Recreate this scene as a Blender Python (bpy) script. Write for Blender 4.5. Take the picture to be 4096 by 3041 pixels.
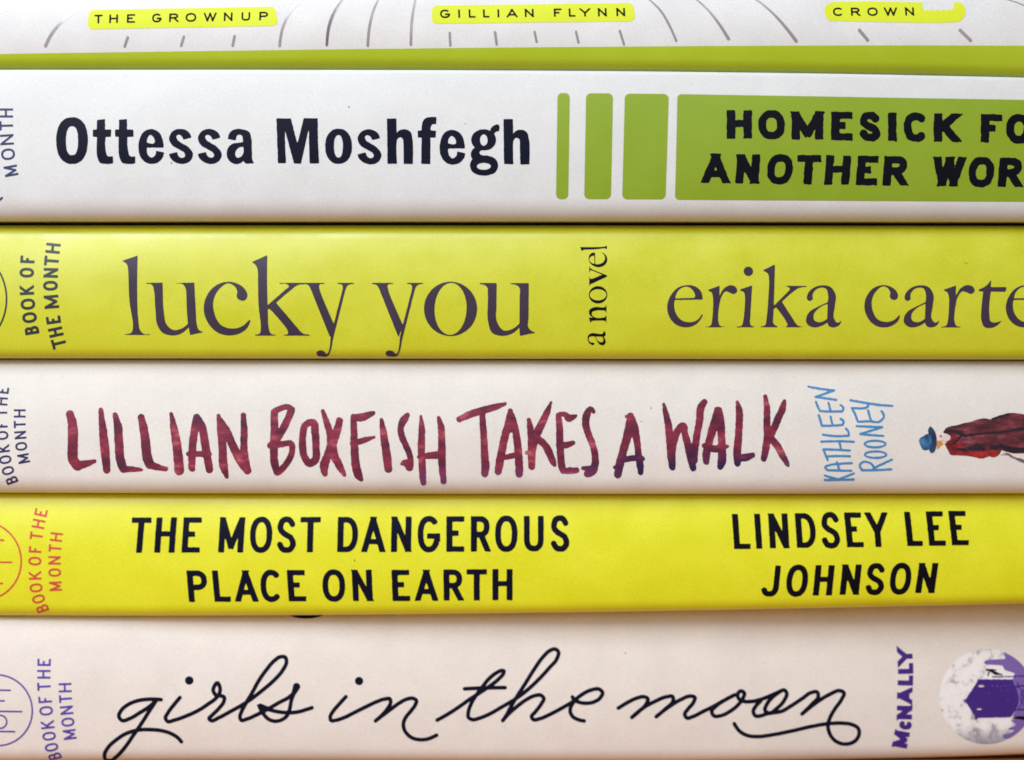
import bpy, math, random
import numpy as np

# ------------------------------------------------------------------ scene, camera, light
for o in list(bpy.data.objects):
    bpy.data.objects.remove(o)
SC = bpy.context.scene
COL = SC.collection
S = 0.185 / 4096.0            # metres per photograph pixel on the spine plane
D = 0.42                      # camera distance to the spine plane
CX, CY = 2048.0, 1520.5
ZC = (3058 - CY) * S * (D + 0.0137) / D      # camera height above the table

cam_d = bpy.data.cameras.new("camera")
cam = bpy.data.objects.new("camera", cam_d)
COL.objects.link(cam)
cam.location = (0, -D, ZC)
cam.rotation_euler = (math.radians(90), 0, 0)
cam_d.sensor_width = 36
cam_d.lens = 36 * D / 0.185
cam_d.clip_start = 0.01
cam_d.clip_end = 60
cam_d.dof.use_dof = True
cam_d.dof.focus_distance = D
cam_d.dof.aperture_fstop = 9.0
SC.camera = cam

W = bpy.data.worlds.new("World")
SC.world = W
W.use_nodes = True
bg = W.node_tree.nodes["Background"]
bg.inputs[0].default_value = (0.97, 0.98, 1.0, 1)
bg.inputs[1].default_value = 0.15


def area(name, loc, aim, size, power, col):
    l = bpy.data.lights.new(name, 'AREA')
    l.shape = 'RECTANGLE'
    l.size, l.size_y = size
    l.energy = power
    l.color = col
    o = bpy.data.objects.new(name, l)
    COL.objects.link(o)
    o.location = loc
    d = [aim[i] - loc[i] for i in range(3)]
    import mathutils
    o.rotation_euler = mathutils.Vector(d).to_track_quat('-Z', 'Y').to_euler()
    return o


area("window_light", (-0.21, -0.42, 0.50), (-0.03, 0, 0.085), (0.4, 0.4), 4.8, (0.91, 0.96, 0.99))
area("window_light", (-0.33, -0.75, 0.37), (-0.02, 0, 0.09), (0.34, 0.34), 1.35, (0.84, 0.94, 1.0))
area("room_light", (0.75, -0.8, 0.25), (0.0, 0, 0.06), (0.6, 0.6), 1.0, (1.0, 0.80, 0.64))

SC.view_settings.view_transform = 'Standard'
SC.view_settings.look = 'None'
SC.view_settings.exposure = 0
SC.view_settings.gamma = 1
SC.view_settings.use_curve_mapping = False
SC.render.engine = 'CYCLES'
SC.cycles.filter_width = 1.7
SC.cycles.max_bounces = 8
SC.cycles.diffuse_bounces = 6


# ------------------------------------------------------------------ materials
def lin(c):
    return tuple(((v / 255) / 12.92 if v / 255 <= .04045 else ((v / 255 + .055) / 1.055) ** 2.4) for v in c) + (1,)


def mat(name, srgb, rough=0.45, spec=0.5, metal=0.0, mottle=0.03, bump=0.02, fine=5200.0, coat=0.0):
    m = bpy.data.materials.new(name)
    m.use_nodes = True
    nt = m.node_tree
    b = nt.nodes["Principled BSDF"]
    b.inputs["Roughness"].default_value = rough
    b.inputs["Specular IOR Level"].default_value = spec
    b.inputs["Metallic"].default_value = metal
    b.inputs["Coat Weight"].default_value = coat
    tc = nt.nodes.new("ShaderNodeTexCoord")
    n = nt.nodes.new("ShaderNodeTexNoise")
    n.inputs["Scale"].default_value = fine
    n.inputs["Detail"].default_value = 2
    nt.links.new(tc.outputs["Object"], n.inputs["Vector"])
    n2 = nt.nodes.new("ShaderNodeTexNoise")
    n2.inputs["Scale"].default_value = 160
    n2.inputs["Detail"].default_value = 5
    nt.links.new(tc.outputs["Object"], n2.inputs["Vector"])
    hs = nt.nodes.new("ShaderNodeHueSaturation")
    hs.inputs["Color"].default_value = lin(srgb)
    add = nt.nodes.new("ShaderNodeMath"); add.operation = 'ADD'
    nt.links.new(n.outputs["Fac"], add.inputs[0])
    m2 = nt.nodes.new("ShaderNodeMath"); m2.operation = 'MULTIPLY'
    nt.links.new(n2.outputs["Fac"], m2.inputs[0]); m2.inputs[1].default_value = 0.35
    nt.links.new(m2.outputs[0], add.inputs[1])
    mr = nt.nodes.new("ShaderNodeMapRange")
    mr.inputs["From Min"].default_value = 0.32
    mr.inputs["From Max"].default_value = 1.03
    mr.inputs["To Min"].default_value = 1 - 2.2 * mottle
    mr.inputs["To Max"].default_value = 1 + 2.2 * mottle
    nt.links.new(add.outputs[0], mr.inputs["Value"])
    nt.links.new(mr.outputs[0], hs.inputs["Value"])
    nt.links.new(hs.outputs[0], b.inputs["Base Color"])
    rr = nt.nodes.new("ShaderNodeMapRange")
    rr.inputs["From Min"].default_value, rr.inputs["From Max"].default_value = 0.3, 0.7
    rr.inputs["To Min"].default_value, rr.inputs["To Max"].default_value = rough - 0.06, rough + 0.09
    nt.links.new(n2.outputs["Fac"], rr.inputs["Value"])
    nt.links.new(rr.outputs[0], b.inputs["Roughness"])
    if bump:
        bp = nt.nodes.new("ShaderNodeBump")
        bp.inputs["Strength"].default_value = bump
        bp.inputs["Distance"].default_value = 0.0004
        nt.links.new(add.outputs[0], bp.inputs["Height"])
        n3 = nt.nodes.new("ShaderNodeTexNoise")
        n3.inputs["Scale"].default_value = 55
        n3.inputs["Detail"].default_value = 2
        nt.links.new(tc.outputs["Object"], n3.inputs["Vector"])
        b2 = nt.nodes.new("ShaderNodeBump")
        b2.inputs["Strength"].default_value = 0.12
        b2.inputs["Distance"].default_value = 0.002
        nt.links.new(n3.outputs["Fac"], b2.inputs["Height"])
        nt.links.new(bp.outputs[0], b2.inputs["Normal"])
        nt.links.new(b2.outputs[0], b.inputs["Normal"])
    return m


def blotch(name, stops, scale=260, shift=None, rough=0.45, stretch=(1, 1, 1), contrast=(0.3, 0.7)):
    """watercolour or moon print: colours of a ramp spread by noise; shift=(x0,x1,z0,z1,colour) adds a second pigment"""
    m = bpy.data.materials.new(name)
    m.use_nodes = True
    nt = m.node_tree
    b = nt.nodes["Principled BSDF"]
    b.inputs["Roughness"].default_value = rough
    tc = nt.nodes.new("ShaderNodeTexCoord")
    mp = nt.nodes.new("ShaderNodeMapping")
    mp.inputs["Scale"].default_value = stretch
    nt.links.new(tc.outputs["Object"], mp.inputs["Vector"])
    n = nt.nodes.new("ShaderNodeTexNoise")
    n.inputs["Scale"].default_value = scale
    n.inputs["Detail"].default_value = 4
    n.inputs["Roughness"].default_value = 0.6
    nt.links.new(mp.outputs[0], n.inputs["Vector"])
    mr = nt.nodes.new("ShaderNodeMapRange")
    mr.inputs["From Min"].default_value, mr.inputs["From Max"].default_value = contrast
    nt.links.new(n.outputs["Fac"], mr.inputs["Value"])
    cr = nt.nodes.new("ShaderNodeValToRGB")
    els = cr.color_ramp.elements
    while len(els) < len(stops):
        els.new(0.5)
    for i, (p, c) in enumerate(stops):
        els[i].position = p
        els[i].color = lin(c)
    nt.links.new(mr.outputs[0], cr.inputs[0])
    out = cr.outputs[0]
    if shift:
        for (x0, x1, z0, z1, c) in shift:
            sp = nt.nodes.new("ShaderNodeSeparateXYZ")
            nt.links.new(tc.outputs["Object"], sp.inputs[0])
            a = nt.nodes.new("ShaderNodeMapRange"); a.interpolation_type = 'SMOOTHSTEP'
            a.inputs["From Min"].default_value = x0; a.inputs["From Max"].default_value = x1
            nt.links.new(sp.outputs[0], a.inputs["Value"])
            # the second pigment ends in a ragged edge
            zz = nt.nodes.new("ShaderNodeMath"); zz.operation = 'MULTIPLY_ADD'
            nt.links.new(n.outputs["Fac"], zz.inputs[0]); zz.inputs[1].default_value = 0.004
            nt.links.new(sp.outputs[2], zz.inputs[2])
            e = nt.nodes.new("ShaderNodeMapRange"); e.interpolation_type = 'SMOOTHSTEP'
            e.inputs["From Min"].default_value = z1 + .002; e.inputs["From Max"].default_value = z0 + .002
            nt.links.new(zz.outputs[0], e.inputs["Value"])
            mu = nt.nodes.new("ShaderNodeMath"); mu.operation = 'MULTIPLY'
            nt.links.new(a.outputs[0], mu.inputs[0]); nt.links.new(e.outputs[0], mu.inputs[1])
            mx = nt.nodes.new("ShaderNodeMix"); mx.data_type = 'RGBA'
            nt.links.new(mu.outputs[0], mx.inputs[0])
            nt.links.new(out, mx.inputs[6])
            mx.inputs[7].default_value = lin(c)
            out = mx.outputs[2]
    nt.links.new(out, b.inputs["Base Color"])
    return m


M = dict(
    white_gloss=mat("white_laminated_paper", (222, 224, 227), 0.36, mottle=0.065),
    white=mat("white_jacket_paper", (211, 213, 215), 0.46, mottle=0.065),
    lime=mat("lime_printed_paper", (170, 192, 34), 0.45),
    label=mat("yellow_green_ink", (216, 230, 42), 0.45),
    yellow=mat("mustard_yellow_jacket_paper", (200, 205, 34), 0.36, 0.85, mottle=0.065),
    bright=mat("bright_yellow_jacket_paper", (226, 229, 26), 0.38, 0.8, mottle=0.065),
    ivory=mat("ivory_jacket_paper", (225, 223, 220), 0.46, mottle=0.065),
    cream=mat("cream_jacket_paper", (231, 226, 222), 0.46, mottle=0.065),
    green=mat("leaf_green_ink", (131, 158, 18), 0.48),
    black=mat("black_ink", (7, 7, 20), 0.42, 0.14, mottle=0.02),
    navy=mat("navy_black_ink", (7, 9, 34), 0.42, 0.14, mottle=0.02),
    plum=mat("plum_grey_ink", (58, 46, 66), 0.38, 0.4, mottle=0.03),
    slate=mat("slate_ink", (36, 42, 52), 0.42),
    small_blue=mat("small_navy_ink", (30, 36, 92), 0.45),
    red=mat("red_orange_ink", (206, 74, 62), 0.45),
    violet=mat("violet_ink", (84, 64, 170), 0.45),
    purple=mat("deep_purple_ink", (60, 28, 132), 0.45),
    lilac=mat("lilac_ink", (122, 98, 176), 0.45),
    script=mat("script_ink", (7, 10, 36), 0.42, 0.14, mottle=0.02),
    sky_blue=mat("sky_blue_ink", (62, 136, 196), 0.5, mottle=0.05),
    pages=mat("page_edge_paper", (232, 224, 205), 0.8),
    board=mat("cover_board_cloth", (70, 68, 66), 0.8),
    foil=mat("silver_foil", (226, 216, 226), 0.22, metal=0.72, mottle=0.02, bump=0.0),
    orange=mat("orange_hair_print", (206, 140, 62), 0.5),
    face=mat("pale_collar_print", (225, 205, 205), 0.5),
    pink=mat("pink_print", (206, 70, 112), 0.5),
    speck=mat("dark_speck", (70, 74, 80), 0.8),
)
BX = (2500 - CX) * S
M['brush'] = blotch("watercolour_wine_ink", [(0.0, (62, 17, 52)), (0.36, (106, 24, 58)), (0.66, (138, 42, 68)), (1.0, (194, 102, 114))],
                    scale=380, stretch=(0.45, 1, 1.0), contrast=(0.3, 0.72),
                    shift=[((1400 - CX) * S, (1750 - CX) * S, ZC - (1960 - CY) * S, ZC - (1850 - CY) * S, (112, 58, 108)),
                           ((2330 - CX) * S, (2560 - CX) * S, ZC - (1880 - CY) * S, ZC - (1770 - CY) * S, (38, 20, 70))])
M['coat'] = blotch("watercolour_coat", [(0.0, (34, 16, 30)), (0.4, (78, 28, 42)), (0.7, (112, 44, 54)), (1.0, (142, 84, 96))], scale=640, stretch=(0.4, 1, 1))
M['coat_red'] = blotch("watercolour_red", [(0.0, (70, 16, 26)), (0.45, (142, 24, 34)), (1.0, (184, 46, 44))], scale=700)
M['coat_dark'] = blotch("watercolour_dark", [(0.0, (16, 12, 24)), (1.0, (40, 26, 50))], scale=400)
M['hat'] = blotch("watercolour_hat", [(0.0, (26, 52, 92)), (0.5, (42, 98, 148)), (1.0, (86, 150, 184))], scale=520)
M['hat_dark'] = blotch("watercolour_brim", [(0.0, (22, 36, 72)), (1.0, (40, 74, 118))], scale=420)
M['leg'] = blotch('watercolour_leg', [(0.0, (40, 56, 96)), (0.5, (120, 96, 110)), (1.0, (206, 190, 186))], scale=900)
M['moon'] = blotch("moon_print", [(0.0, (172, 174, 184)), (0.3, (212, 212, 218)), (0.5, (236, 236, 239)), (1.0, (244, 243, 247))], scale=560, contrast=(0.33, 0.55),
                   shift=[(-9, -8, ZC - (3045 - CY) * S, ZC - (2945 - CY) * S, (146, 148, 164))])


# ------------------------------------------------------------------ books as surfaces
class Book:
    pass


def edge(pts):
    xs = [p[0] for p in pts]
    ys = [p[1] for p in pts]
    deg = 3 if len(pts) > 4 else min(2, len(pts) - 1)
    c = np.polyfit((np.array(xs) - CX) / CX, ys, deg)
    return lambda x: np.polyval(c, (np.clip(x, -60, 4250) - CX) / CX)


E = [
    edge([(0, -190), (4096, -170)]),
    edge([(0, 273), (1400, 273.5), (2100, 276), (2700, 280), (3000, 284), (3600, 294), (4096, 304)]),
    edge([(0, 887), (2200, 887), (4096, 889)]),
    edge([(0, 1435), (1100, 1436), (2200, 1437), (4096, 1440)]),
    edge([(0, 1976), (1100, 1980), (2650, 1981), (4096, 1979)]),
    edge([(0, 2469), (900, 2469), (1500, 2466), (2400, 2456), (2800, 2448), (4096, 2422)]),
    edge([(0, 3057), (1500, 3057), (2600, 3056), (3000, 3054), (3396, 3049), (4096, 3027)]),
]
#           depth    yaw     radius-top/bottom px  bulge     x range        gap px (top, bottom)
SPEC = [
    (-.0022, 0.0, (60, 44), 0.0018, (-420, 4560), (0, 2)),
    (-.0012, 0.0, (16, 84), 0.0008, (-640, 4980), (2, 7)),
    (0.0022, 0.0, (54, 44), 0.0012, (-560, 4900), (6, 2)),
    (0.0052, 0.0, (30, 72), 0.0009, (-600, 4820), (2, 2)),
    (0.0085, 0.0, (24, 48), 0.0011, (-480, 4760), (2, 2)),
    (0.0135, 0.0030, (30, 60), 0.0012, (-440, 4800), (2, 1)),
]
BOOKS = []
for i, (yb, yaw, rr, bulge, xr, gap) in enumerate(SPEC):
    b = Book()
    b.ref = 0.0007 if i == 0 else 0.0
    b.i, b.yb, b.yaw, b.rt, b.rb, b.bulge, b.xr, b.gap = i, yb, yaw, rr[0], rr[1], bulge, xr, gap
    BOOKS.append(b)


def plane_y(b, x):
    return b.yb + b.yaw * (x - CX) / CX


def kk(b, x):
    return (D + plane_y(b, x) + b.ref) / D


def bounds(b, x):
    """top and bottom edge of the spine in the book's own pixel scale; contact lines are shared with the neighbours"""
    def own(e, j):
        ks = [kk(BOOKS[t], x) for t in (j - 1, j) if 0 <= t < len(BOOKS)]
        kref = np.minimum.reduce(ks)
        return CY + (e(x) - CY) * kref / kk(b, x)
    return own(E[b.i], b.i) + b.gap[0], own(E[b.i + 1], b.i + 1) - b.gap[1]


def profile(b, x, y):
    """depth of the spine surface behind its plane at (x, y)"""
    t, bo = bounds(b, x)
    y = np.clip(y, t, bo)
    et, eb = y - t, bo - y
    d = np.zeros_like(y, dtype=float)
    f = np.clip(et / b.rt, 0, 1)
    d = d + 0.6 * b.rt * S * (1 - np.sqrt(np.maximum(0, 1 - (1 - f) ** 2)))
    f = np.clip(eb / b.rb, 0, 1)
    d = d + 0.58 * b.rb * S * (1 - np.sqrt(np.maximum(0, 1 - (1 - f) ** 2)))
    u = 2 * (y - t) / (bo - t) - 1
    d = d + b.bulge * (np.abs(u) ** 2.2)
    # the jacket paper is never perfectly flat
    d = d + 0.00006 * np.sin(x / 310.0 + b.i * 1.7) * (1 - u * u) + 0.00004 * np.sin(x / 131.0 + y / 90. + b.i)
    return d


def world(b, x, y, off=0.0):
    x = np.asarray(x, float)
    y = np.asarray(y, float)
    k = kk(b, x)
    X = (x - CX) * S * k
    Z = ZC - (y - CY) * S * k
    Y = plane_y(b, x) + profile(b, x, y) - off
    return np.stack([X, Y, Z], -1)


def link(name, me, m, parent=None, smooth=True):
    o = bpy.data.objects.new(name, me)
    COL.objects.link(o)
    if m:
        me.materials.append(m)
    if smooth:
        me.polygons.foreach_set("use_smooth", [True] * len(me.polygons))
    if parent:
        o.parent = parent
    return o


DEPTH = 0.152


def make_jacket(b, m, parent, split=None):
    """U-shaped paper wrap: top board, rounded corner, spine, rounded corner, bottom board. split=(edge fn, second material)"""
    nx = 90
    xs = np.linspace(b.xr[0], b.xr[1], nx)
    rows = []
    t, bo = bounds(b, xs)
    nyr = 9
    fr = []
    th = np.linspace(0, math.pi / 2, nyr)
    corner_t = [("t", (1 - math.cos(a)) * 1.0) for a in th]       # distance from the edge / r
    P = []
    back_y = DEPTH
    def backrow(yedge, depth):
        p = world(b, xs, yedge)
        p[:, 1] = plane_y(b, xs) + depth
        return p
    for dpt in (back_y, 0.1, 0.05, 0.02, 0.008):
        P.append(backrow(t, dpt))
    for a in th:
        P.append(world(b, xs, t + b.rt * (1 - math.cos(a))))
    n_mid = 40
    for f in np.linspace(0, 1, n_mid + 2)[1:-1]:
        y0 = t + b.rt
        y1 = bo - b.rb
        P.append(world(b, xs, y0 + (y1 - y0) * f))
    for a in th[::-1]:
        P.append(world(b, xs, bo - b.rb * (1 - math.cos(a))))
    for dpt in (0.008, 0.02, 0.05, 0.1, back_y):
        P.append(backrow(bo, dpt))
    P = np.array(P)
    nr = len(P)
    verts = P.reshape(-1, 3)
    faces = [(r * nx + c, r * nx + c + 1, (r + 1) * nx + c + 1, (r + 1) * nx + c) for r in range(nr - 1) for c in range(nx - 1)]
    me = bpy.data.meshes.new("dust_jacket")
    me.from_pydata(verts.tolist(), [], faces)
    o = link("dust_jacket", me, m, parent)
    so = o.modifiers.new("thickness", 'SOLIDIFY')
    so.thickness = 0.00022
    so.offset = -1
    me.update()
    # make sure the normals look outwards (towards the camera on the spine)
    mid = me.polygons[(nr // 2) * (nx - 1) + nx // 2]
    if mid.normal.y > 0:
        me.flip_normals()
    return o


def slab(name, b, ya, yb_, d0, d1, inset, m, parent):
    """a board or the block of pages: between two edge functions, from depth d0 to d1"""
    xs = np.linspace(b.xr[0] + inset, b.xr[1] - inset, 24)
    t, bo = bounds(b, xs)
    lo, hi = ya(t, bo), yb_(t, bo)
    P = []
    for yy, dd in ((lo, d0), (lo, d1), (hi, d1), (hi, d0)):
        p = world(b, xs, yy)
        p[:, 1] = plane_y(b, xs) + dd
        P.append(p)
    P = np.array(P)
    n = len(xs)
    v = P.reshape(-1, 3).tolist()
    f = []
    for r in range(4):
        q = (r + 1) % 4
        f += [(r * n + c, r * n + c + 1, q * n + c + 1, q * n + c) for c in range(n - 1)]
    f += [(0, n, 2 * n, 3 * n), (n - 1, 4 * n - 1, 3 * n - 1, 2 * n - 1)]
    me = bpy.data.meshes.new(name)
    me.from_pydata(v, [], f)
    me.update()
    return link(name, me, m, parent, smooth=False)


# ------------------------------------------------------------------ drawing in the flat: distance fields -> meshes
class Frame:
    def __init__(s, x, y, k):
        s.x, s.y, s.k = x, y, k

    def __call__(s, p):
        return (s.x + p[0] * s.k, s.y + p[1] * s.k)


def hermite_closed(pts, closed=True, n=7):
    """pts: (x, y, smooth). Straight between two corners, otherwise a curve through the points."""
    N = len(pts)
    P = [np.array(p[:2], float) for p in pts]
    sm = [bool(p[2]) for p in pts]
    if not closed:
        sm[0] = sm[-1] = False
    out = []
    T = [None] * N
    for i in range(N):
        if sm[i]:
            a, c = P[(i - 1) % N], P[(i + 1) % N]
            la, lc = np.linalg.norm(P[i] - a) + 1e-6, np.linalg.norm(c - P[i]) + 1e-6
            v = (P[i] - a) / la * lc + (c - P[i]) / lc * la
            T[i] = v / (np.linalg.norm(v) + 1e-9)
    rng = range(N if closed else N - 1)
    for i in rng:
        j = (i + 1) % N
        a, c = P[i], P[j]
        if not sm[i] and not sm[j]:
            out.append(a)
            continue
        L = np.linalg.norm(c - a)
        Lp = np.linalg.norm(a - P[i - 1]) if (closed or i > 0) else L
        Ln = np.linalg.norm(P[(j + 1) % N] - c) if (closed or j < N - 1) else L
        ma = T[i] * min(L, 2.0 * Lp) if sm[i] else None
        mc = T[j] * min(L, 2.0 * Ln) if sm[j] else None
        if ma is None:
            ma = 1.5 * (c - a) - 0.5 * mc
        if mc is None:
            mc = 1.5 * (c - a) - 0.5 * ma
        for k in range(n):
            t = k / n
            h00 = 2 * t**3 - 3 * t**2 + 1; h10 = t**3 - 2 * t**2 + t
            h01 = -2 * t**3 + 3 * t**2; h11 = t**3 - t**2
            out.append(h00 * a + h10 * ma + h01 * c + h11 * mc)
    if not closed:
        out.append(P[-1])
    return np.array(out)


def parse(s):
    out = []
    for tok in s.split():
        sm = tok[0] == '~'
        x, y = tok.lstrip('~').split(',')
        out.append((float(x), float(y), sm))
    return out


def contour(s, F, dx=0, dy=0):
    pts = [F((x + dx, y + dy)) + (sm,) for x, y, sm in parse(s)]
    return hermite_closed(pts)


def ellipse(cx, cy, rx, ry, F=lambda p: p, n=2.0, N=56, rot=0.0):
    o = []
    for i in range(N):
        a = 2 * math.pi * i / N
        c, s_ = math.cos(a), math.sin(a)
        x = rx * math.copysign(abs(c) ** (2 / n), c)
        y = ry * math.copysign(abs(s_) ** (2 / n), s_)
        o.append(F((cx + x * math.cos(rot) - y * math.sin(rot), cy + x * math.sin(rot) + y * math.cos(rot))))
    return np.array(o)


class Shape:
    """bbox + distance function in photograph pixels"""
    def __init__(s, bb, fn):
        s.bb, s.fn = bb, fn


def poly(*contours, grow=0.0):
    allp = np.vstack(contours)
    lo, hi = allp.min(0) - grow, allp.max(0) + grow

    def fn(X, Y):
        d2 = np.full(X.shape, 1e12)
        inside = np.zeros(X.shape, bool)
        for c in contours:
            n = len(c)
            for i in range(n):
                ax, ay = c[i]
                bx, by = c[(i + 1) % n]
                ex, ey = bx - ax, by - ay
                wx, wy = X - ax, Y - ay
                L = ex * ex + ey * ey
                if L < 1e-9:
                    continue
                t = np.clip((wx * ex + wy * ey) / L, 0, 1)
                d2 = np.minimum(d2, (wx - t * ex) ** 2 + (wy - t * ey) ** 2)
                if ay != by:
                    cond = ((ay > Y) != (by > Y)) & (X < (bx - ax) * (Y - ay) / (by - ay) + ax)
                    inside ^= cond
        d = np.sqrt(d2)
        return np.where(inside, -d, d) - grow
    return Shape((lo[0], lo[1], hi[0], hi[1]), fn)


def brush(pts, F, smooth=True, fat=0.0):
    """round-ended stroke of changing radius; pts (x, y, r) in zoom pixels"""
    q = []
    P = [F(p[:2]) + (p[2] * F.k + fat,) for p in pts]
    if smooth and len(P) > 2:
        path = hermite_closed([(p[0], p[1], True) for p in P], closed=False, n=8)
        rad = []
        for i in range(len(P) - 1):
            for k in range(8):
                rad.append(P[i][2] + (P[i + 1][2] - P[i][2]) * k / 8)
        rad.append(P[-1][2])
        q = [(a[0], a[1], r) for a, r in zip(path, rad)]
    else:
        q = P
    q = np.array(q)
    R = q[:, 2].max()

    def fn(X, Y):
        d = np.full(X.shape, 1e6)
        if len(q) == 1:
            return np.hypot(X - q[0, 0], Y - q[0, 1]) - q[0, 2]
        for i in range(len(q) - 1):
            ax, ay, ra = q[i]
            bx, by, rb = q[i + 1]
            ex, ey = bx - ax, by - ay
            L = ex * ex + ey * ey + 1e-9
            wx, wy = X - ax, Y - ay
            t = np.clip((wx * ex + wy * ey) / L, 0, 1)
            d = np.minimum(d, np.hypot(wx - t * ex, wy - t * ey) - (ra + (rb - ra) * t))
        return d
    return Shape((q[:, 0].min() - R, q[:, 1].min() - R, q[:, 0].max() + R, q[:, 1].max() + R), fn)


def pen(pts, F, r, smooth=True):
    return brush([(x, y, r) for x, y in pts], F, smooth)


# ---- upright capitals drawn with a pen
def _arc(cu, cv, ru, rv, a0, a1, n=18, e=2.3):
    o = []
    for i in range(n + 1):
        a = math.radians(a0 + (a1 - a0) * i / n)
        c, s_ = math.cos(a), math.sin(a)
        o.append((cu + ru * math.copysign(abs(c) ** (2 / e), c), cv + rv * math.copysign(abs(s_) ** (2 / e), s_)))
    return o


def _spl(pts, n=8):
    return [tuple(p) for p in hermite_closed([(x, y, True) for x, y in pts], closed=False, n=n)]


CAPS = {
    'A': [('d', [(0, 0), (.5, 1)]), ('d', [(1, 0), (.5, 1)]), ('x', [(.17, .26), (.83, .26)])],
    'B': [('v', [(0, 0), (0, 1)]), ('c', [(0, 1), (.45, 1)] + _arc(.45, .765, .47, .235, 90, -90) + [(0, .53)]),
          ('c', [(0, .53), (.5, .53)] + _arc(.5, .265, .5, .265, 90, -90) + [(0, 0)])],
    'C': [('c', _arc(.52, .5, .52, .5, 42, 318, 30))],
    'D': [('v', [(0, 0), (0, 1)]), ('c', [(0, 1), (.35, 1)] + _arc(.35, .5, .65, .5, 90, -90, 24) + [(0, 0)])],
    'E': [('v', [(0, 0), (0, 1)]), ('h', [(0, 1), (1, 1)]), ('h', [(0, .53), (.78, .53)]), ('h', [(0, 0), (1, 0)])],
    'F': [('v', [(0, 0), (0, 1)]), ('h', [(0, 1), (1, 1)]), ('h', [(0, .5), (.8, .5)])],
    'G': [('c', _arc(.5, .5, .5, .5, 42, 335, 30)), ('v', [(1, .44), (1, .25)]), ('h', [(.58, .44), (1, .44)])],
    'H': [('v', [(0, 0), (0, 1)]), ('v', [(1, 0), (1, 1)]), ('x', [(0, .54), (1, .54)])],
    'I': [('v', [(.5, 0), (.5, 1)])],
    'J': [('c', [(1, 1.1), (1, .3)] + _arc(.48, .3, .52, .3, 0, -165, 14))],
    'K': [('v', [(0, 0), (0, 1)]), ('d', [(.02, .36), (.93, 1)]), ('d', [(.32, .6), (1, 0)])],
    'L': [('v', [(0, 0), (0, 1)]), ('h', [(0, 0), (1, 0)])],
    'M': [('v', [(0, 0), (0, 1)]), ('v', [(1, 0), (1, 1)]), ('d', [(.02, 1), (.5, .1)]), ('d', [(.98, 1), (.5, .1)])],
    'N': [('v', [(0, 0), (0, 1)]), ('v', [(1, 0), (1, 1)]), ('d', [(.03, 1), (.97, 0)])],
    'O': [('o', _arc(.5, .5, .5, .5, 0, 360, 44))],
    'P': [('v', [(0, 0), (0, 1)]), ('c', [(0, 1), (.45, 1)] + _arc(.45, .73, .55, .27, 90, -90) + [(0, .46)])],
    'R': [('v', [(0, 0), (0, 1)]), ('c', [(0, 1), (.45, 1)] + _arc(.45, .74, .5, .26, 90, -90) + [(0, .48)]), ('d', [(.5, .5), (.97, 0)])],
    'S': [('c', _spl([(.93, .82), (.72, .97), (.45, 1), (.13, .9), (.06, .72), (.25, .57), (.55, .48), (.88, .35), (.97, .2), (.82, .05), (.5, 0), (.2, .05), (.03, .2)]))],
    'T': [('h', [(0, 1), (1, 1)]), ('v', [(.5, 0), (.5, 1)])],
    'U': [('c', [(0, 1.1), (0, .32)] + _arc(.5, .32, .5, .32, 180, 360) + [(1, 1.1)])],
    'W': [('d', [(0, 1), (.26, 0)]), ('d', [(.26, 0), (.5, 1)]), ('d', [(.5, 1), (.74, 0)]), ('d', [(.74, 0), (1, 1)])],
    'Y': [('d', [(0, 1), (.5, .42)]), ('d', [(1, 1), (.5, .42)]), ('v', [(.5, .45), (.5, 0)])],
    'c': [('c', _arc(.52, .5, .52, .5, 45, 315, 30))],
}
NOCLIP = set('OCGSc')


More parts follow.
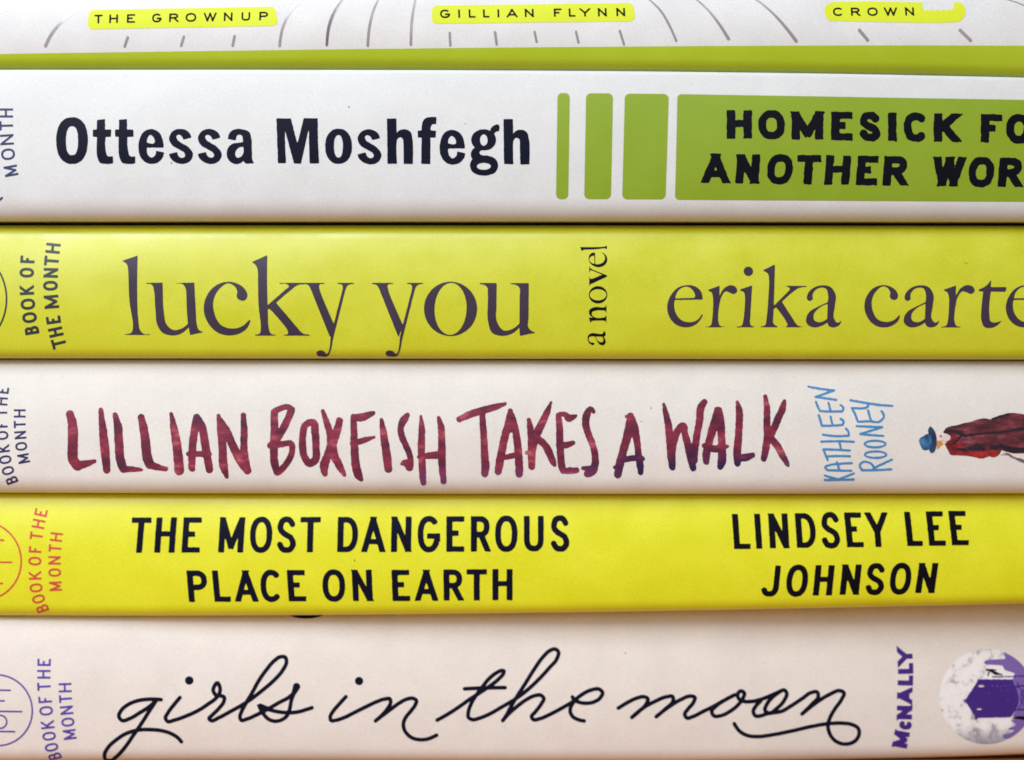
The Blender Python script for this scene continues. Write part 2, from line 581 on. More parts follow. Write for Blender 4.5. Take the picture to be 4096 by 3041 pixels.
def cap(ch, O, R, U, pv, ph=None):
    """one capital in the parallelogram origin O (baseline left), width vector R, height vector U (photograph pixels)"""
    ph = ph or pv
    O, R, U = (np.array(v, float) for v in (O, R, U))
    lr, lu = np.linalg.norm(R), np.linalg.norm(U)
    iu, iv = min(.49, pv / 2 / lr), min(.49, ph / 2 / lu)
    over = 0.012 if ch in NOCLIP else 0.0

    def mp(p):
        u = iu + p[0] * (1 - 2 * iu)
        v = iv + p[1] * (1 - 2 * iv)
        v = .5 + (v - .5) * (1 + 2 * over)
        return O + R * u + U * v
    segs, discs = [], []
    for kind, pts in CAPS[ch]:
        w = {'v': pv, 'd': pv * .96, 'h': ph, 'x': ph * .96, 'c': (pv + ph) / 2, 'o': (pv + ph) / 2}[kind]
        q = [mp(p) for p in pts]
        ex = {'v': ph * .6, 'd': pv * 1.2, 'h': pv / 2, 'x': 0, 'c': 0, 'o': 0}[kind]
        n = len(q)
        for i in range(n - 1):
            a, b = q[i], q[i + 1]
            L = np.linalg.norm(b - a)
            if L < 1e-6:
                continue
            t = (b - a) / L
            if kind in 'vdh':
                e0 = e1 = ex
                if kind == 'h' and pts[1][0] < .95:
                    e1 = 0
                if kind == 'd':
                    # no free end sticks out inside the letter
                    if 0.05 < pts[0][1] < .95:
                        e0 = 0
                    if 0.05 < pts[1][1] < .95:
                        e1 = 0 if ch != 'M' else pv * .3
                if kind == 'v' and 0.05 < pts[0][1] < .95:
                    e0 = 0
                if kind == 'v' and 0.05 < pts[1][1] < .95:
                    e1 = 0
                a, b = a - t * e0, b + t * e1
            segs.append((a, b, w / 2))
            if kind in 'co' and (i > 0 or kind == 'o'):
                discs.append((q[i], w / 2))
    A = np.array([[R[0], U[0]], [R[1], U[1]]])
    Ai = np.linalg.inv(A)
    hperp = abs(R[0] * U[1] - R[1] * U[0]) / lr
    cs = np.array([O, O + R, O + U, O + R + U])
    lo, hi = cs.min(0) - pv, cs.max(0) + pv
    clip = ch not in NOCLIP

    def fn(X, Y):
        d = np.full(X.shape, 1e6)
        for a, b, r in segs:
            L = np.linalg.norm(b - a)
            t = (b - a) / L
            al = (X - a[0]) * t[0] + (Y - a[1]) * t[1]
            pe = np.abs(-(X - a[0]) * t[1] + (Y - a[1]) * t[0])
            d = np.minimum(d, np.maximum(pe - r, np.maximum(-al, al - L)))
        for c, r in discs:
            d = np.minimum(d, np.hypot(X - c[0], Y - c[1]) - r)
        if clip:
            v = Ai[1, 0] * (X - O[0]) + Ai[1, 1] * (Y - O[1])
            d = np.maximum(d, np.maximum(-v, v - 1) * hperp)
        return d
    return Shape((lo[0], lo[1], hi[0], hi[1]), fn)


def letter(ch, F, x0, x1, yt, yb, lean, pv, ph=None, dy=0):
    """box measured at the baseline; lean = shift of the top; dy = rise of the baseline across the letter"""
    a = F((x0, yb)); b = F((x1, yb + dy)); c = F((x0 + lean, yt))
    return cap(ch, a, (b[0] - a[0], b[1] - a[1]), (c[0] - a[0], c[1] - a[1]), pv * F.k, (ph or pv) * F.k)


def climb(items, F, capw, pw, ph=None):
    """letters that climb the spine: (ch, y start, y end, x of baseline), capitals point to the left"""
    ys = [(a + b) / 2 for _, a, b, _ in items]
    xs = [x for *_, x in items]
    order = np.argsort(ys)
    ya, xa = np.array(ys)[order], np.array(xs)[order]
    out = []
    for ch, y0, y1, xb in items:
        if len(items) > 1:
            s0, s1 = np.interp(y0, ya, xa), np.interp(y1, ya, xa)
            if s0 == s1 or y0 > ya[-1] or y1 < ya[0]:
                sl = (np.interp(min(max(ys), y0), ya, xa) - np.interp(max(min(ys), y1), ya, xa)) / max(1, abs(min(max(ys), y0) - max(min(ys), y1)))
                dx = -sl * abs(y0 - y1)
            else:
                dx = s1 - s0
        else:
            dx = 0
        cw = capw(ch) if callable(capw) else capw
        a = F((xb - dx / 2, y0)); b = F((xb + dx / 2, y1))
        R = np.array([b[0] - a[0], b[1] - a[1]])
        t = R / np.linalg.norm(R)
        U = np.array([t[1], -t[0]]) * cw * F.k
        out.append(cap(ch, a, R, U, pw * F.k, (ph or pw) * F.k))
    return out


def noise2(X, Y, sc, seed):
    r = np.random.RandomState(seed)
    T = r.rand(64, 64)
    def smp(x, y):
        xi, yi = np.floor(x).astype(int), np.floor(y).astype(int)
        fx, fy = x - xi, y - yi
        fx, fy = fx * fx * (3 - 2 * fx), fy * fy * (3 - 2 * fy)
        g = lambda a, b: T[a % 64, b % 64]
        return (g(xi, yi) * (1 - fx) + g(xi + 1, yi) * fx) * (1 - fy) + (g(xi, yi + 1) * (1 - fx) + g(xi + 1, yi + 1) * fx) * fy
    return smp(X / sc, Y / sc) + .5 * smp(X / sc * 2.1 + 9, Y / sc * 2.1 + 5) - .75


def ink(name, shapes, b, m, parent, cell=3.0, layer=1, rough=0.0, rscale=9.0, clip=None, label=None, grow=0.0):
    """one printed part: union of the shapes, cut into a mesh that follows the spine"""
    x0 = min(s.bb[0] for s in shapes) - 3 * cell
    y0 = min(s.bb[1] for s in shapes) - 3 * cell
    x1 = max(s.bb[2] for s in shapes) + 3 * cell
    y1 = max(s.bb[3] for s in shapes) + 3 * cell
    nx, ny = int((x1 - x0) / cell) + 2, int((y1 - y0) / cell) + 2
    gx, gy = x0 + np.arange(nx) * cell, y0 + np.arange(ny) * cell
    Dg = np.full((ny, nx), 50.0 * cell)
    for s in shapes:
        i0 = max(0, int((s.bb[0] - x0) / cell) - 2); i1 = min(nx, int((s.bb[2] - x0) / cell) + 4)
        j0 = max(0, int((s.bb[1] - y0) / cell) - 2); j1 = min(ny, int((s.bb[3] - y0) / cell) + 4)
        X, Y = np.meshgrid(gx[i0:i1], gy[j0:j1])
        Dg[j0:j1, i0:i1] = np.minimum(Dg[j0:j1, i0:i1], s.fn(X, Y))
    X, Y = np.meshgrid(gx, gy)
    Dg = Dg - grow
    if rough:
        Dg = Dg + noise2(X, Y, rscale, sum(map(ord, name)) % 97) * 2 * rough
    if clip is not None:
        Dg = np.maximum(Dg, clip.fn(X, Y))
    Dg = np.where(np.abs(Dg) < 1e-3, 1e-3, Dg)
    ins = Dg < 0
    verts, vid, faces = [], {}, []

    def corner(j, i):
        k = (j, i)
        if k not in vid:
            vid[k] = len(verts)
            verts.append((gx[i], gy[j]))
        return vid[k]

    def cut(j, i, j2, i2):
        if (j2, i2) < (j, i):
            j, i, j2, i2 = j2, i2, j, i
        k = (j, i, j2, i2)
        if k not in vid:
            a, c = Dg[j, i], Dg[j2, i2]
            t = min(.98, max(.02, a / (a - c)))
            vid[k] = len(verts)
            verts.append((gx[i] + (gx[i2] - gx[i]) * t, gy[j] + (gy[j2] - gy[j]) * t))
        return vid[k]
    cnt = ins[:-1, :-1].astype(int) + ins[1:, :-1] + ins[:-1, 1:] + ins[1:, 1:]
    for j, i in zip(*np.nonzero(cnt)):
        j, i = int(j), int(i)
        cs = [(j, i), (j + 1, i), (j + 1, i + 1), (j, i + 1)]
        if cnt[j, i] == 4:
            faces.append([corner(*c) for c in cs])
            continue
        f = []
        for q in range(4):
            c, d = cs[q], cs[(q + 1) % 4]
            if ins[c]:
                f.append(corner(*c))
            if ins[c] != ins[d]:
                f.append(cut(c[0], c[1], d[0], d[1]))
        if len(f) >= 3:
            faces.append(f)
    V = np.array(verts)
    co = world(b, V[:, 0], V[:, 1], off=0.00004 * layer)
    me = bpy.data.meshes.new(name)
    me.from_pydata(co.tolist(), [], faces)
    me.update()
    if len(me.polygons) and me.polygons[len(me.polygons) // 2].normal.y > 0:
        me.flip_normals()
    o = link(name, me, m, parent)
    if label:
        o['label'] = label
    return o


def book(b, label, mj):
    root = bpy.data.objects.new("book", None)
    COL.objects.link(root)
    root.empty_display_size = 0.02
    root['label'] = label
    root['category'] = 'book'
    root['group'] = 'books piled flat in one stack'
    jk = make_jacket(b, mj, root)
    paper = 6
    slab("cover_board", b, lambda t, q: t + paper, lambda t, q: t + paper + 52, 0.0036, DEPTH - .001, 14, M['board'], root)
    slab("cover_board", b, lambda t, q: q - paper - 52, lambda t, q: q - paper, 0.0036, DEPTH - .001, 14, M['board'], root)
    slab("page_block", b, lambda t, q: t + paper + 53, lambda t, q: q - paper - 53, 0.006, DEPTH - .005, 75, M['pages'], root)
    return root, jk


# ------------------------------------------------------------------ the table under the stack
def table():
    m = bpy.data.materials.new("honey_wood")
    m.use_nodes = True
    nt = m.node_tree
    b = nt.nodes["Principled BSDF"]
    b.inputs["Roughness"].default_value = 0.4
    tc = nt.nodes.new("ShaderNodeTexCoord")
    mp = nt.nodes.new("ShaderNodeMapping"); mp.inputs["Scale"].default_value = (6, 90, 90)
    nt.links.new(tc.outputs["Object"], mp.inputs["Vector"])
    n = nt.nodes.new("ShaderNodeTexNoise"); n.inputs["Scale"].default_value = 2.0; n.inputs["Detail"].default_value = 6
    nt.links.new(mp.outputs[0], n.inputs["Vector"])
    cr = nt.nodes.new("ShaderNodeValToRGB")
    cr.color_ramp.elements[0].position = .3; cr.color_ramp.elements[0].color = lin((150, 84, 26))
    cr.color_ramp.elements[1].position = .75; cr.color_ramp.elements[1].color = lin((206, 136, 52))
    nt.links.new(n.outputs["Fac"], cr.inputs[0])
    nt.links.new(cr.outputs[0], b.inputs["Base Color"])
    x, y0, y1, h = 0.55, -0.30, 0.42, 0.03
    v = [(-x, y0, -h), (x, y0, -h), (x, y1, -h), (-x, y1, -h), (-x, y0, 0), (x, y0, 0), (x, y1, 0), (-x, y1, 0)]
    f = [(0, 3, 2, 1), (4, 5, 6, 7), (0, 1, 5, 4), (1, 2, 6, 5), (2, 3, 7, 6), (3, 0, 4, 7)]
    me = bpy.data.meshes.new("table_surface")
    me.from_pydata(v, [], f)
    o = link("table_surface", me, m, None, False)
    bv = o.modifiers.new("edge", 'BEVEL'); bv.width = 0.004; bv.segments = 3
    o['kind'] = 'structure'


table()

K = 1 / 2225.0
Z1a, Z1b, Z1c = Frame(0, 0, 1400 * K), Frame(1300, 0, 1400 * K), Frame(2696, 0, 1400 * K)
Z2a, Z2b, Z2c, Z2d = Frame(0, 260, 1200 * K), Frame(1000, 260, 1200 * K), Frame(2100, 260, 1000 * K), Frame(2700, 300, 1396 * K)
Z3a, Z3b, Z3c, Z3d = Frame(0, 860, 1100 * K), Frame(900, 960, 1300 * K), Frame(2100, 900, 1000 * K), Frame(2596, 960, 1500 * K)
Z4a, Z4b, Z4c, Z4d, Z4e = Frame(0, 1420, 1100 * K), Frame(1000, 1500, 900 * K), Frame(1750, 1500, 900 * K), Frame(2500, 1500, 800 * K), Frame(3196, 1480, 900 * K)
Z4z = Frame(0, 1440, 260 / 795)
Z5a, Z5b, Z5c, Z5d = Frame(0, 1960, 900 * K), Frame(500, 2020, 1000 * K), Frame(1400, 2020, 1000 * K), Frame(2800, 2000, 1296 * K)
Z6a, Z6b, Z6c = Frame(0, 2440, 800 / 2199), Frame(3396, 2520, 700 / 2220), Frame(380, 2540, 920 * K)
Z6d, Z6e, Z6f = Frame(1250, 2540, 600 / 1978), Frame(1700, 2540, 800 * K), Frame(2400, 2540, 1100 * K)


def quad_round(pts, F, r):
    """quadrilateral (TL, TR, BR, BL) with rounded corners"""
    P = np.array([F(p) for p in pts])
    r = r * F.k
    q = []
    for i in range(4):
        a, p, c = P[i - 1], P[i], P[(i + 1) % 4]
        u, v = (a - p) / np.linalg.norm(a - p), (c - p) / np.linalg.norm(c - p)
        s = abs(u[0] * v[1] - u[1] * v[0])
        q.append(p + (u + v) * r / s)
    return poly(np.array(q), grow=r)


# ------------------------------------------------------------------ book 1: white with foil lines over a lime band
b = BOOKS[0]
root, jk = book(b, "white book with silver foil lines and a lime green band, topmost of the stack", M['white_gloss'])
band_top = edge([(0, 215.5), (700, 206), (1400, 197.5), (2100, 190), (2700, 185.5), (3400, 184), (4096, 184)])


def band_shape():
    xs = np.linspace(b.xr[0] + 1, b.xr[1] - 1, 80)
    t, q = bounds(b, xs)
    up = np.stack([xs, band_top(xs)], 1)
    dn = np.stack([xs, q - 0.4], 1)[::-1]
    return poly(np.vstack([up, dn]))


ink("lime_band", [band_shape()], b, M['lime'], root, cell=4.0)


def line_caps(items, F, y_l, x_l, y_r, x_r, h, lean, pv, ph=None):
    out = []
    sl = (y_r - y_l) / (x_r - x_l)
    for ch, x0, x1 in items:
        yb = y_l + (x0 - x_l) * sl
        out.append(letter(ch, F, x0, x1, yb - h, yb, lean, pv, ph, dy=sl * (x1 - x0)))
    return out


p = ink("title_label", [quad_round([(572, 68), (1752, 47), (1772, 169), (556, 190)], Z1a, 34)], b, M['label'], root, cell=4)
ink("title_lettering", line_caps([('T', 603, 655), ('H', 698, 753), ('E', 810, 862), ('G', 970, 1030), ('R', 1078, 1138), ('O', 1182, 1250),
                                  ('W', 1297, 1378), ('N', 1425, 1480), ('U', 1537, 1592), ('P', 1650, 1706)],
                                 Z1a, 153, 603, 133, 1706, 54, 2, 11, 10), b, M['black'], p, cell=2, layer=2)
p = ink("author_label", [quad_round([(682, 40), (1958, 24), (1974, 140), (678, 156)], Z1b, 34)], b, M['label'], root, cell=4)
ink("author_lettering", line_caps([('G', 733, 797), ('I', 848, 860), ('L', 915, 958), ('L', 1006, 1046), ('I', 1097, 1109), ('A', 1156, 1224), ('N', 1271, 1327),
                                   ('F', 1455, 1504), ('L', 1550, 1592), ('Y', 1620, 1685), ('N', 1735, 1790), ('N', 1852, 1907)],
                                  Z1b, 119, 733, 107, 1907, 52, -2, 11, 10), b, M['black'], p, cell=2, layer=2)
p = ink("publisher_label", [poly(contour("~957,50 ~985,24 1573,20 1580,62 1592,76 1606,64 1620,78 1638,62 1652,76 1672,62 1690,78 1708,62 1722,74 1742,64 1760,70 1775,50 "
                                          "1773,22 ~1815,22 ~1842,48 1841,110 ~1815,140 985,137 ~966,115", Z1c))], b, M['label'], root, cell=2.5)
ink("publisher_lettering", line_caps([('C', 1008, 1072), ('R', 1122, 1180), ('O', 1226, 1292), ('W', 1332, 1415), ('N', 1466, 1522)],
                                     Z1c, 106, 1008, 104, 1522, 52, -3, 11, 10), b, M['black'], p, cell=2, layer=2)

foil = [
    (Z1a, [(-20, 102, 3), (80, 55, 3), (180, 20, 3), (260, 0, 3), (420, -30, 3)]),
    (Z1a, [(290, 293, 12), (330, 220, 12), (400, 140, 9), (500, 70, 6), (600, 25, 5), (690, 0, 4), (800, -25, 3)]),
    (Z1a, [(793, 296, 10), (814, 240, 10)]), (Z1a, [(1152, 292, 10), (1170, 236, 10)]), (Z1a, [(1479, 292, 10), (1493, 232, 10)]),
    (Z1a, [(1030, 20, 5), (1072, 0, 5), (1150, -40, 5)]), (Z1a, [(1355, 15, 5), (1390, 0, 5), (1460, -45, 5)]), (Z1a, [(1645, 12, 5), (1670, 0, 5), (1730, -50, 5)]),
    (Z1a, [(1778, 294, 10), (1800, 180, 10), (1850, 80, 9), (1920, 0, 8), (2010, -90, 7)]),
    (Z1a, [(2078, 288, 10), (2095, 160, 10), (2130, 70, 9), (2180, 0, 8), (2250, -90, 7)]),
    (Z1b, [(12, 284, 10), (30, 170, 10), (60, 90, 9), (115, 0, 8), (180, -90, 7)]),
    (Z1b, [(272, 292, 10), (285, 170, 10), (310, 70, 9), (340, 0, 8), (385, -90, 7)]),
    (Z1b, [(546, 286, 10), (552, 150, 10), (575, 0, 8), (595, -90, 7)]),
    (Z1b, [(793, 212, 9), (797, 290, 9)]), (Z1b, [(1081, 208, 10), (1091, 284, 9)]), (Z1b, [(1332, 206, 9), (1345, 268, 9)]),
    (Z1b, [(1595, 204, 9), (1611, 272, 9)]), (Z1b, [(1873, 199, 9), (1900, 284, 9)]),
    (Z1b, [(1990, -70, 5), (2060, 0, 6), (2130, 70, 8), (2190, 170, 9), (2232, 262, 9)]),
    (Z1c, [(60, -60, 5), (140, 0, 6), (220, 75, 8), (290, 165, 10), (345, 250, 12)]),
    (Z1c, [(420, -45, 5), (515, 0, 6), (610, 75, 8), (700, 170, 11), (775, 264, 13)]),
    (Z1c, [(1175, 196, 12), (1228, 258, 12)]), (Z1c, [(1814, 196, 12), (1882, 260, 12)]),
    (Z1c, [(2000, -30, 4), (2110, 0, 4), (2180, 22, 4), (2250, 52, 5), (2400, 120, 6)]),
]
for F, pts in foil:
    ink("foil_line", [brush([(x, y, q * 0.86) for x, y, q in pts], F)], b, M['foil'], root, cell=2.5)

# ------------------------------------------------------------------ book 2: white, condensed author name, green blocks
b = BOOKS[1]
root, jk = book(b, "white book with a bold dark author name beside green blocks on its spine", M['white'])
S1 = ("1418,538 1362,552 ~1350,528 ~1330,516 ~1308,524 ~1312,553 ~1345,580 ~1400,615 ~1428,660 ~1415,705 ~1370,731 ~1310,724 ~1270,695 1255,662 "
      "1312,650 ~1325,680 ~1350,692 ~1374,680 ~1370,652 ~1335,628 ~1280,595 ~1257,550 ~1272,505 ~1320,479 ~1370,483 ~1405,508")
T1 = "722,410 776,405 778,482 822,482 822,532 780,532 ~784,640 ~798,678 835,680 838,728 ~790,732 ~742,722 ~726,690 722,532 692,530 692,482 720,482"
T2 = "885,408 940,404 940,482 988,482 988,530 942,532 ~949,640 ~962,678 1000,680 1003,728 ~955,732 ~906,722 ~889,690 884,532 856,530 856,482 884,482"
E1 = ("1212,612 ~1206,560 ~1180,505 ~1122,478 ~1066,500 ~1037,555 ~1030,615 ~1040,672 ~1072,715 ~1122,731 ~1175,718 ~1205,685 1215,652 1160,640 "
      "~1150,675 ~1122,690 ~1098,672 ~1088,640 1088,612")
E1H = "1088,578 ~1094,538 ~1115,518 ~1138,533 ~1150,576"
H1 = "1018,400 1083,400 1085,515 ~1105,490 ~1145,479 ~1185,495 ~1201,540 1205,732 1142,732 1140,570 ~1132,543 ~1112,534 ~1092,548 ~1085,580 1087,730 1022,730"
sh = [
    poly(ellipse(534, 561, 115, 171, Z2a, 2.35), ellipse(534, 562, 47, 110, Z2a, 2.5)),
    poly(contour(T1, Z2a)), poly(contour(T2, Z2a)),
    poly(contour(E1, Z2a), contour(E1H, Z2a)), poly(contour(S1, Z2a)), poly(contour(S1, Z2a, 214, 0)),
    poly(contour("1692,548 ~1706,505 ~1748,479 ~1800,480 ~1847,500 ~1863,552 ~1866,640 ~1870,705 1880,728 1822,730 ~1812,716 1808,704 ~1780,728 ~1738,731 "
                 "~1700,707 ~1684,660 ~1694,615 ~1722,590 ~1765,580 1805,576 ~1803,545 ~1794,522 ~1773,514 ~1755,526 1748,557", Z2a),
         contour("1806,605 ~1765,616 ~1744,650 ~1757,690 ~1788,684 ~1806,655", Z2a)),
]
sh2 = [
    poly(contour("198,398 302,400 352,597 400,398 500,398 502,560 510,728 445,728 440,560 438,455 376,730 328,730 255,455 258,560 265,727 210,727 204,560", Z2b)),
    poly(ellipse(657, 604, 97, 128, Z2b, 2.2), ellipse(656, 604, 35, 86, Z2b, 2.3)),
    poly(contour(S1, Z2b, -456, 3)), poly(contour(H1, Z2b)),
    poly(contour("1272,732 1275,538 1246,535 1246,490 1275,490 ~1278,440 ~1296,402 ~1335,388 1380,388 1378,437 ~1348,442 ~1338,462 1338,488 1377,490 1375,537 1335,537 1335,732", Z2b)),
    poly(contour(E1, Z2b, 379, 5), contour(E1H, Z2b, 379, 5)),
    poly(ellipse(1733, 556, 90, 76, Z2b, 2.1), ellipse(1734, 557, 30, 46, Z2b)),
    poly(contour("1780,512 ~1790,470 ~1845,447 1843,490 ~1818,496 1806,520", Z2b)),
    poly(contour("1682,606 ~1646,638 ~1642,680 ~1672,712 1740,722 1800,700 ~1770,678 ~1712,668 ~1698,650 1722,628", Z2b)),
    poly(ellipse(1736, 746, 102, 72, Z2b, 2.2), ellipse(1734, 752, 54, 28, Z2b)),
    poly(contour(H1, Z2b, 864, 4)),
]
ink("author_lettering", sh + sh2, b, M['navy'], root, cell=3, rough=0.7, rscale=10, grow=1.4)
ink("green_bar", [quad_round([(290, 248), (399, 248), (385, 1193), (276, 1193)], Z2c, 42)], b, M['green'], root, cell=5)
ink("green_bar", [quad_round([(544, 251), (784, 251), (765, 1193), (527, 1193)], Z2c, 44)], b, M['green'], root, cell=5)
ink("green_bar", [quad_round([(889, 254), (1281, 257), (1251, 1195), (865, 1195)], Z2c, 44)], b, M['green'], root, cell=5)
p = ink("green_panel", [quad_round([(16, 121), (3060, 172), (3060, 812), (0, 795)], Z2d, 26)], b, M['green'], root, cell=6)
row1 = [('H', 330, 490), ('O', 528, 702), ('M', 742, 946), ('E', 995, 1132), ('S', 1170, 1315), ('I', 1360, 1412), ('C', 1456, 1612), ('K', 1648, 1806),
        ('F', 1948, 2085), ('O', 2110, 2275), ('R', 2320, 2470)]
row2 = [('A', 172, 345), ('N', 383, 530), ('O', 578, 746), ('T', 768, 920), ('H', 950, 1110), ('E', 1153, 1285), ('R', 1322, 1478), ('W', 1636, 1840), ('O', 1863, 2030),
        ('R', 2058, 2210), ('L', 2262, 2380), ('D', 2420, 2570)]
sh = []
for ch, x0, x1 in row1:
    yb = 405 + (x0 - 330) * .0155
    sh.append(letter(ch, Z2d, x0, x1, yb - 181, yb, 0 if ch not in 'KFR' else 4, 54, 44, dy=2))
for ch, x0, x1 in row2:
    yb = 688 + (x0 - 170) * .0135
    sh.append(letter(ch, Z2d, x0, x1, yb - 186, yb, 0 if ch in 'A' else 14, 52, 43, dy=2))
ink("title_lettering", sh, b, M['black'], p, cell=3, layer=2, rough=1.7, rscale=15, grow=0.2)
ink("book_club_lettering", climb([('M', 815, 738, 130), ('O', 698, 614, 109), ('N', 590, 512, 101), ('T', 484, 414, 96), ('H', 390, 322, 96)], Z2a, 101, 16)
    + climb([('B', 1000, 935, -55), ('O', 912, 832, -66), ('O', 815, 735, -74), ('K', 715, 645, -78), ('O', 610, 530, -80), ('F', 508, 450, -80),
             ('T', 400, 335, -78), ('H', 315, 248, -74), ('E', 225, 170, -70)], Z2a, 101, 16), b, M['small_blue'], root, cell=2)
ink("book_club_emblem", [poly(ellipse(-560, 560, 300, 300, Z2a), ellipse(-560, 560, 286, 286, Z2a)),
                         pen([(-60, 1030), (-20, 1010), (12, 985)], Z2a, 8)], b, M['small_blue'], root, cell=2.5)
ink("ink_speck", [poly(ellipse(1272, 728, 5, 6, Z2a))], b, M['speck'], root, cell=1)
ink("ink_speck", [poly(ellipse(733, 312, 4, 7, Z2b))], b, M['speck'], root, cell=1)
ink("ink_speck", [poly(ellipse(1596, 434, 4, 4, Z2b))], b, M['speck'], root, cell=1)

# ------------------------------------------------------------------ book 3: mustard yellow, serif title
b = BOOKS[2]
root, jk = book(b, "mustard yellow book with a thin lower case serif title in plum grey", M['yellow'])
GL = "985,372 1112,328 1110,600 ~1118,850 ~1130,930 ~1150,956 1210,964 1210,972 1008,970 1008,963 ~1062,950 ~1074,900 ~1048,700 ~1036,440 ~1026,400"
GC = ("~1850,541 ~1930,560 ~1985,605 ~2002,655 ~1982,690 ~1942,690 ~1915,662 ~1920,622 ~1898,578 ~1848,554 ~1782,592 ~1728,690 ~1735,800 ~1790,892 ~1870,919 ~1955,902 "
      "2014,850 2026,850 ~1998,915 ~1925,963 ~1850,975 ~1760,952 ~1680,870 ~1648,760 ~1670,660 ~1740,575")
GU = ("1183,550 1315,548 1318,640 ~1326,790 ~1346,885 ~1400,930 ~1460,922 1518,882 1510,740 ~1500,590 ~1485,566 1425,557 1425,550 1572,548 ~1582,740 ~1592,890 ~1605,928 "
      "1654,946 1538,972 1530,945 1526,908 ~1465,958 ~1390,975 ~1310,950 ~1270,885 ~1258,780 ~1246,610 ~1232,568 1183,558")
sh = [poly(contour(GL, Z3a)), poly(contour(GU, Z3a)), poly(contour(GC, Z3a)),
      poly(contour("182,152 288,103 288,300 ~293,480 ~298,600 ~312,640 345,648 345,655 203,655 203,648 ~236,640 ~244,605 ~230,450 ~222,200 ~212,176", Z3b)),
      poly(contour("290,448 420,335 ~438,316 ~424,304 372,302 372,294 545,294 542,305 ~495,310 ~455,340 300,472 290,478", Z3b)),
      poly(contour("298,468 350,430 500,608 ~532,640 578,648 578,655 400,655 400,648 ~430,640 ~425,616 318,485", Z3b))]


def gy(dxl, dxr):
    return [poly(contour("535,294 682,294 682,302 ~646,308 ~648,340 748,582 718,668 590,345 ~566,308 535,302", Z3b, dxl, 0)),
            poly(contour("770,294 882,294 882,302 ~840,312 826,335 735,690 ~718,765 ~702,793 ~660,799 ~626,788 ~623,770 ~640,757 ~672,761 ~695,780 ~707,765 722,660 806,335 ~800,308 770,302", Z3b, dxr, 0))]


sh += gy(0, 0) + gy(469, 475)
GO = [ellipse(1544, 472, 182, 186, Z3b, 2.0), ellipse(1544, 472, 110, 178, Z3b, 2.0, rot=0.04)]
sh += [poly(*GO)]
sh += [poly(contour("1743,295 1860,295 1858,470 ~1868,575 ~1908,619 ~1962,612 2016,572 2017,380 ~2012,322 1953,303 1953,296 2080,296 2078,540 ~2082,608 2128,635 2018,657 "
                    "2015,600 ~1965,641 ~1895,657 ~1828,634 ~1802,565 ~1799,380 ~1790,318 1743,303", Z3b))]
ink("title_lettering", sh, b, M['plum'], root, cell=3, rough=0.35, rscale=8)
GE = ("1580,665 ~1570,600 ~1520,550 ~1440,536 ~1360,560 ~1290,640 ~1265,730 ~1288,825 ~1350,890 ~1430,911 ~1510,892 ~1560,845 1583,798 1574,795 ~1530,848 ~1470,866 ~1398,850 ~1340,780 ~1327,720 1332,668")
GEH = "1336,654 ~1352,602 ~1400,557 ~1450,551 ~1500,592 ~1512,640 1500,650"
GR = ("1630,578 1732,540 1730,640 ~1775,562 ~1830,537 ~1878,556 ~1886,595 ~1855,615 ~1822,602 ~1790,592 ~1748,640 ~1730,710 ~1722,860 ~1736,895 1780,904 1780,911 1610,911 1610,904 ~1652,895 ~1664,860 ~1672,640 ~1660,602 1631,586")
GI = "1913,575 2022,538 2003,860 ~2014,895 2045,904 2045,911 1885,911 1885,904 ~1930,895 ~1942,860 ~1958,640 ~1950,604 1914,583"
GA = ("~938,330 ~965,292 ~1020,270 ~1075,278 ~1106,320 ~1102,400 ~1098,465 ~1118,490 1146,474 ~1130,505 ~1095,519 ~1066,508 1060,490 ~1010,515 ~965,516 ~935,492 ~934,460 "
      "~955,425 ~1000,398 1060,370 ~1062,320 ~1048,288 ~1020,283 ~985,300 ~970,330 ~972,350 ~955,362 ~938,352")
GAH = "1060,378 ~1002,410 ~978,442 ~982,477 ~1012,488 1058,468"


def fit(sts, Fsrc, bb, F, box):
    """copy a traced glyph into another box: bb = its box in its own zoom, box = (x0,y0,x1,y1)"""
    class G:
        k = F.k
        def __call__(s, p):
            u, v = (p[0] - bb[0]) / (bb[2] - bb[0]), (p[1] - bb[1]) / (bb[3] - bb[1])
            return F((box[0] + u * (box[2] - box[0]), box[1] + v * (box[3] - box[1])))
    return poly(*[contour(s_, G()) for s_ in sts])


def fit_up(sts, bb, F, xcap, xbase, y0, y1):
    """the same, turned to climb the spine: letter left = y0 (low), right = y1, top = xcap, bottom = xbase"""
    class G:
        k = F.k
        def __call__(s, p):
            u, v = (p[0] - bb[0]) / (bb[2] - bb[0]), (p[1] - bb[1]) / (bb[3] - bb[1])
            return F((xcap + v * (xbase - xcap), y0 + u * (y1 - y0)))
    return poly(*[contour(s_, G()) for s_ in sts])


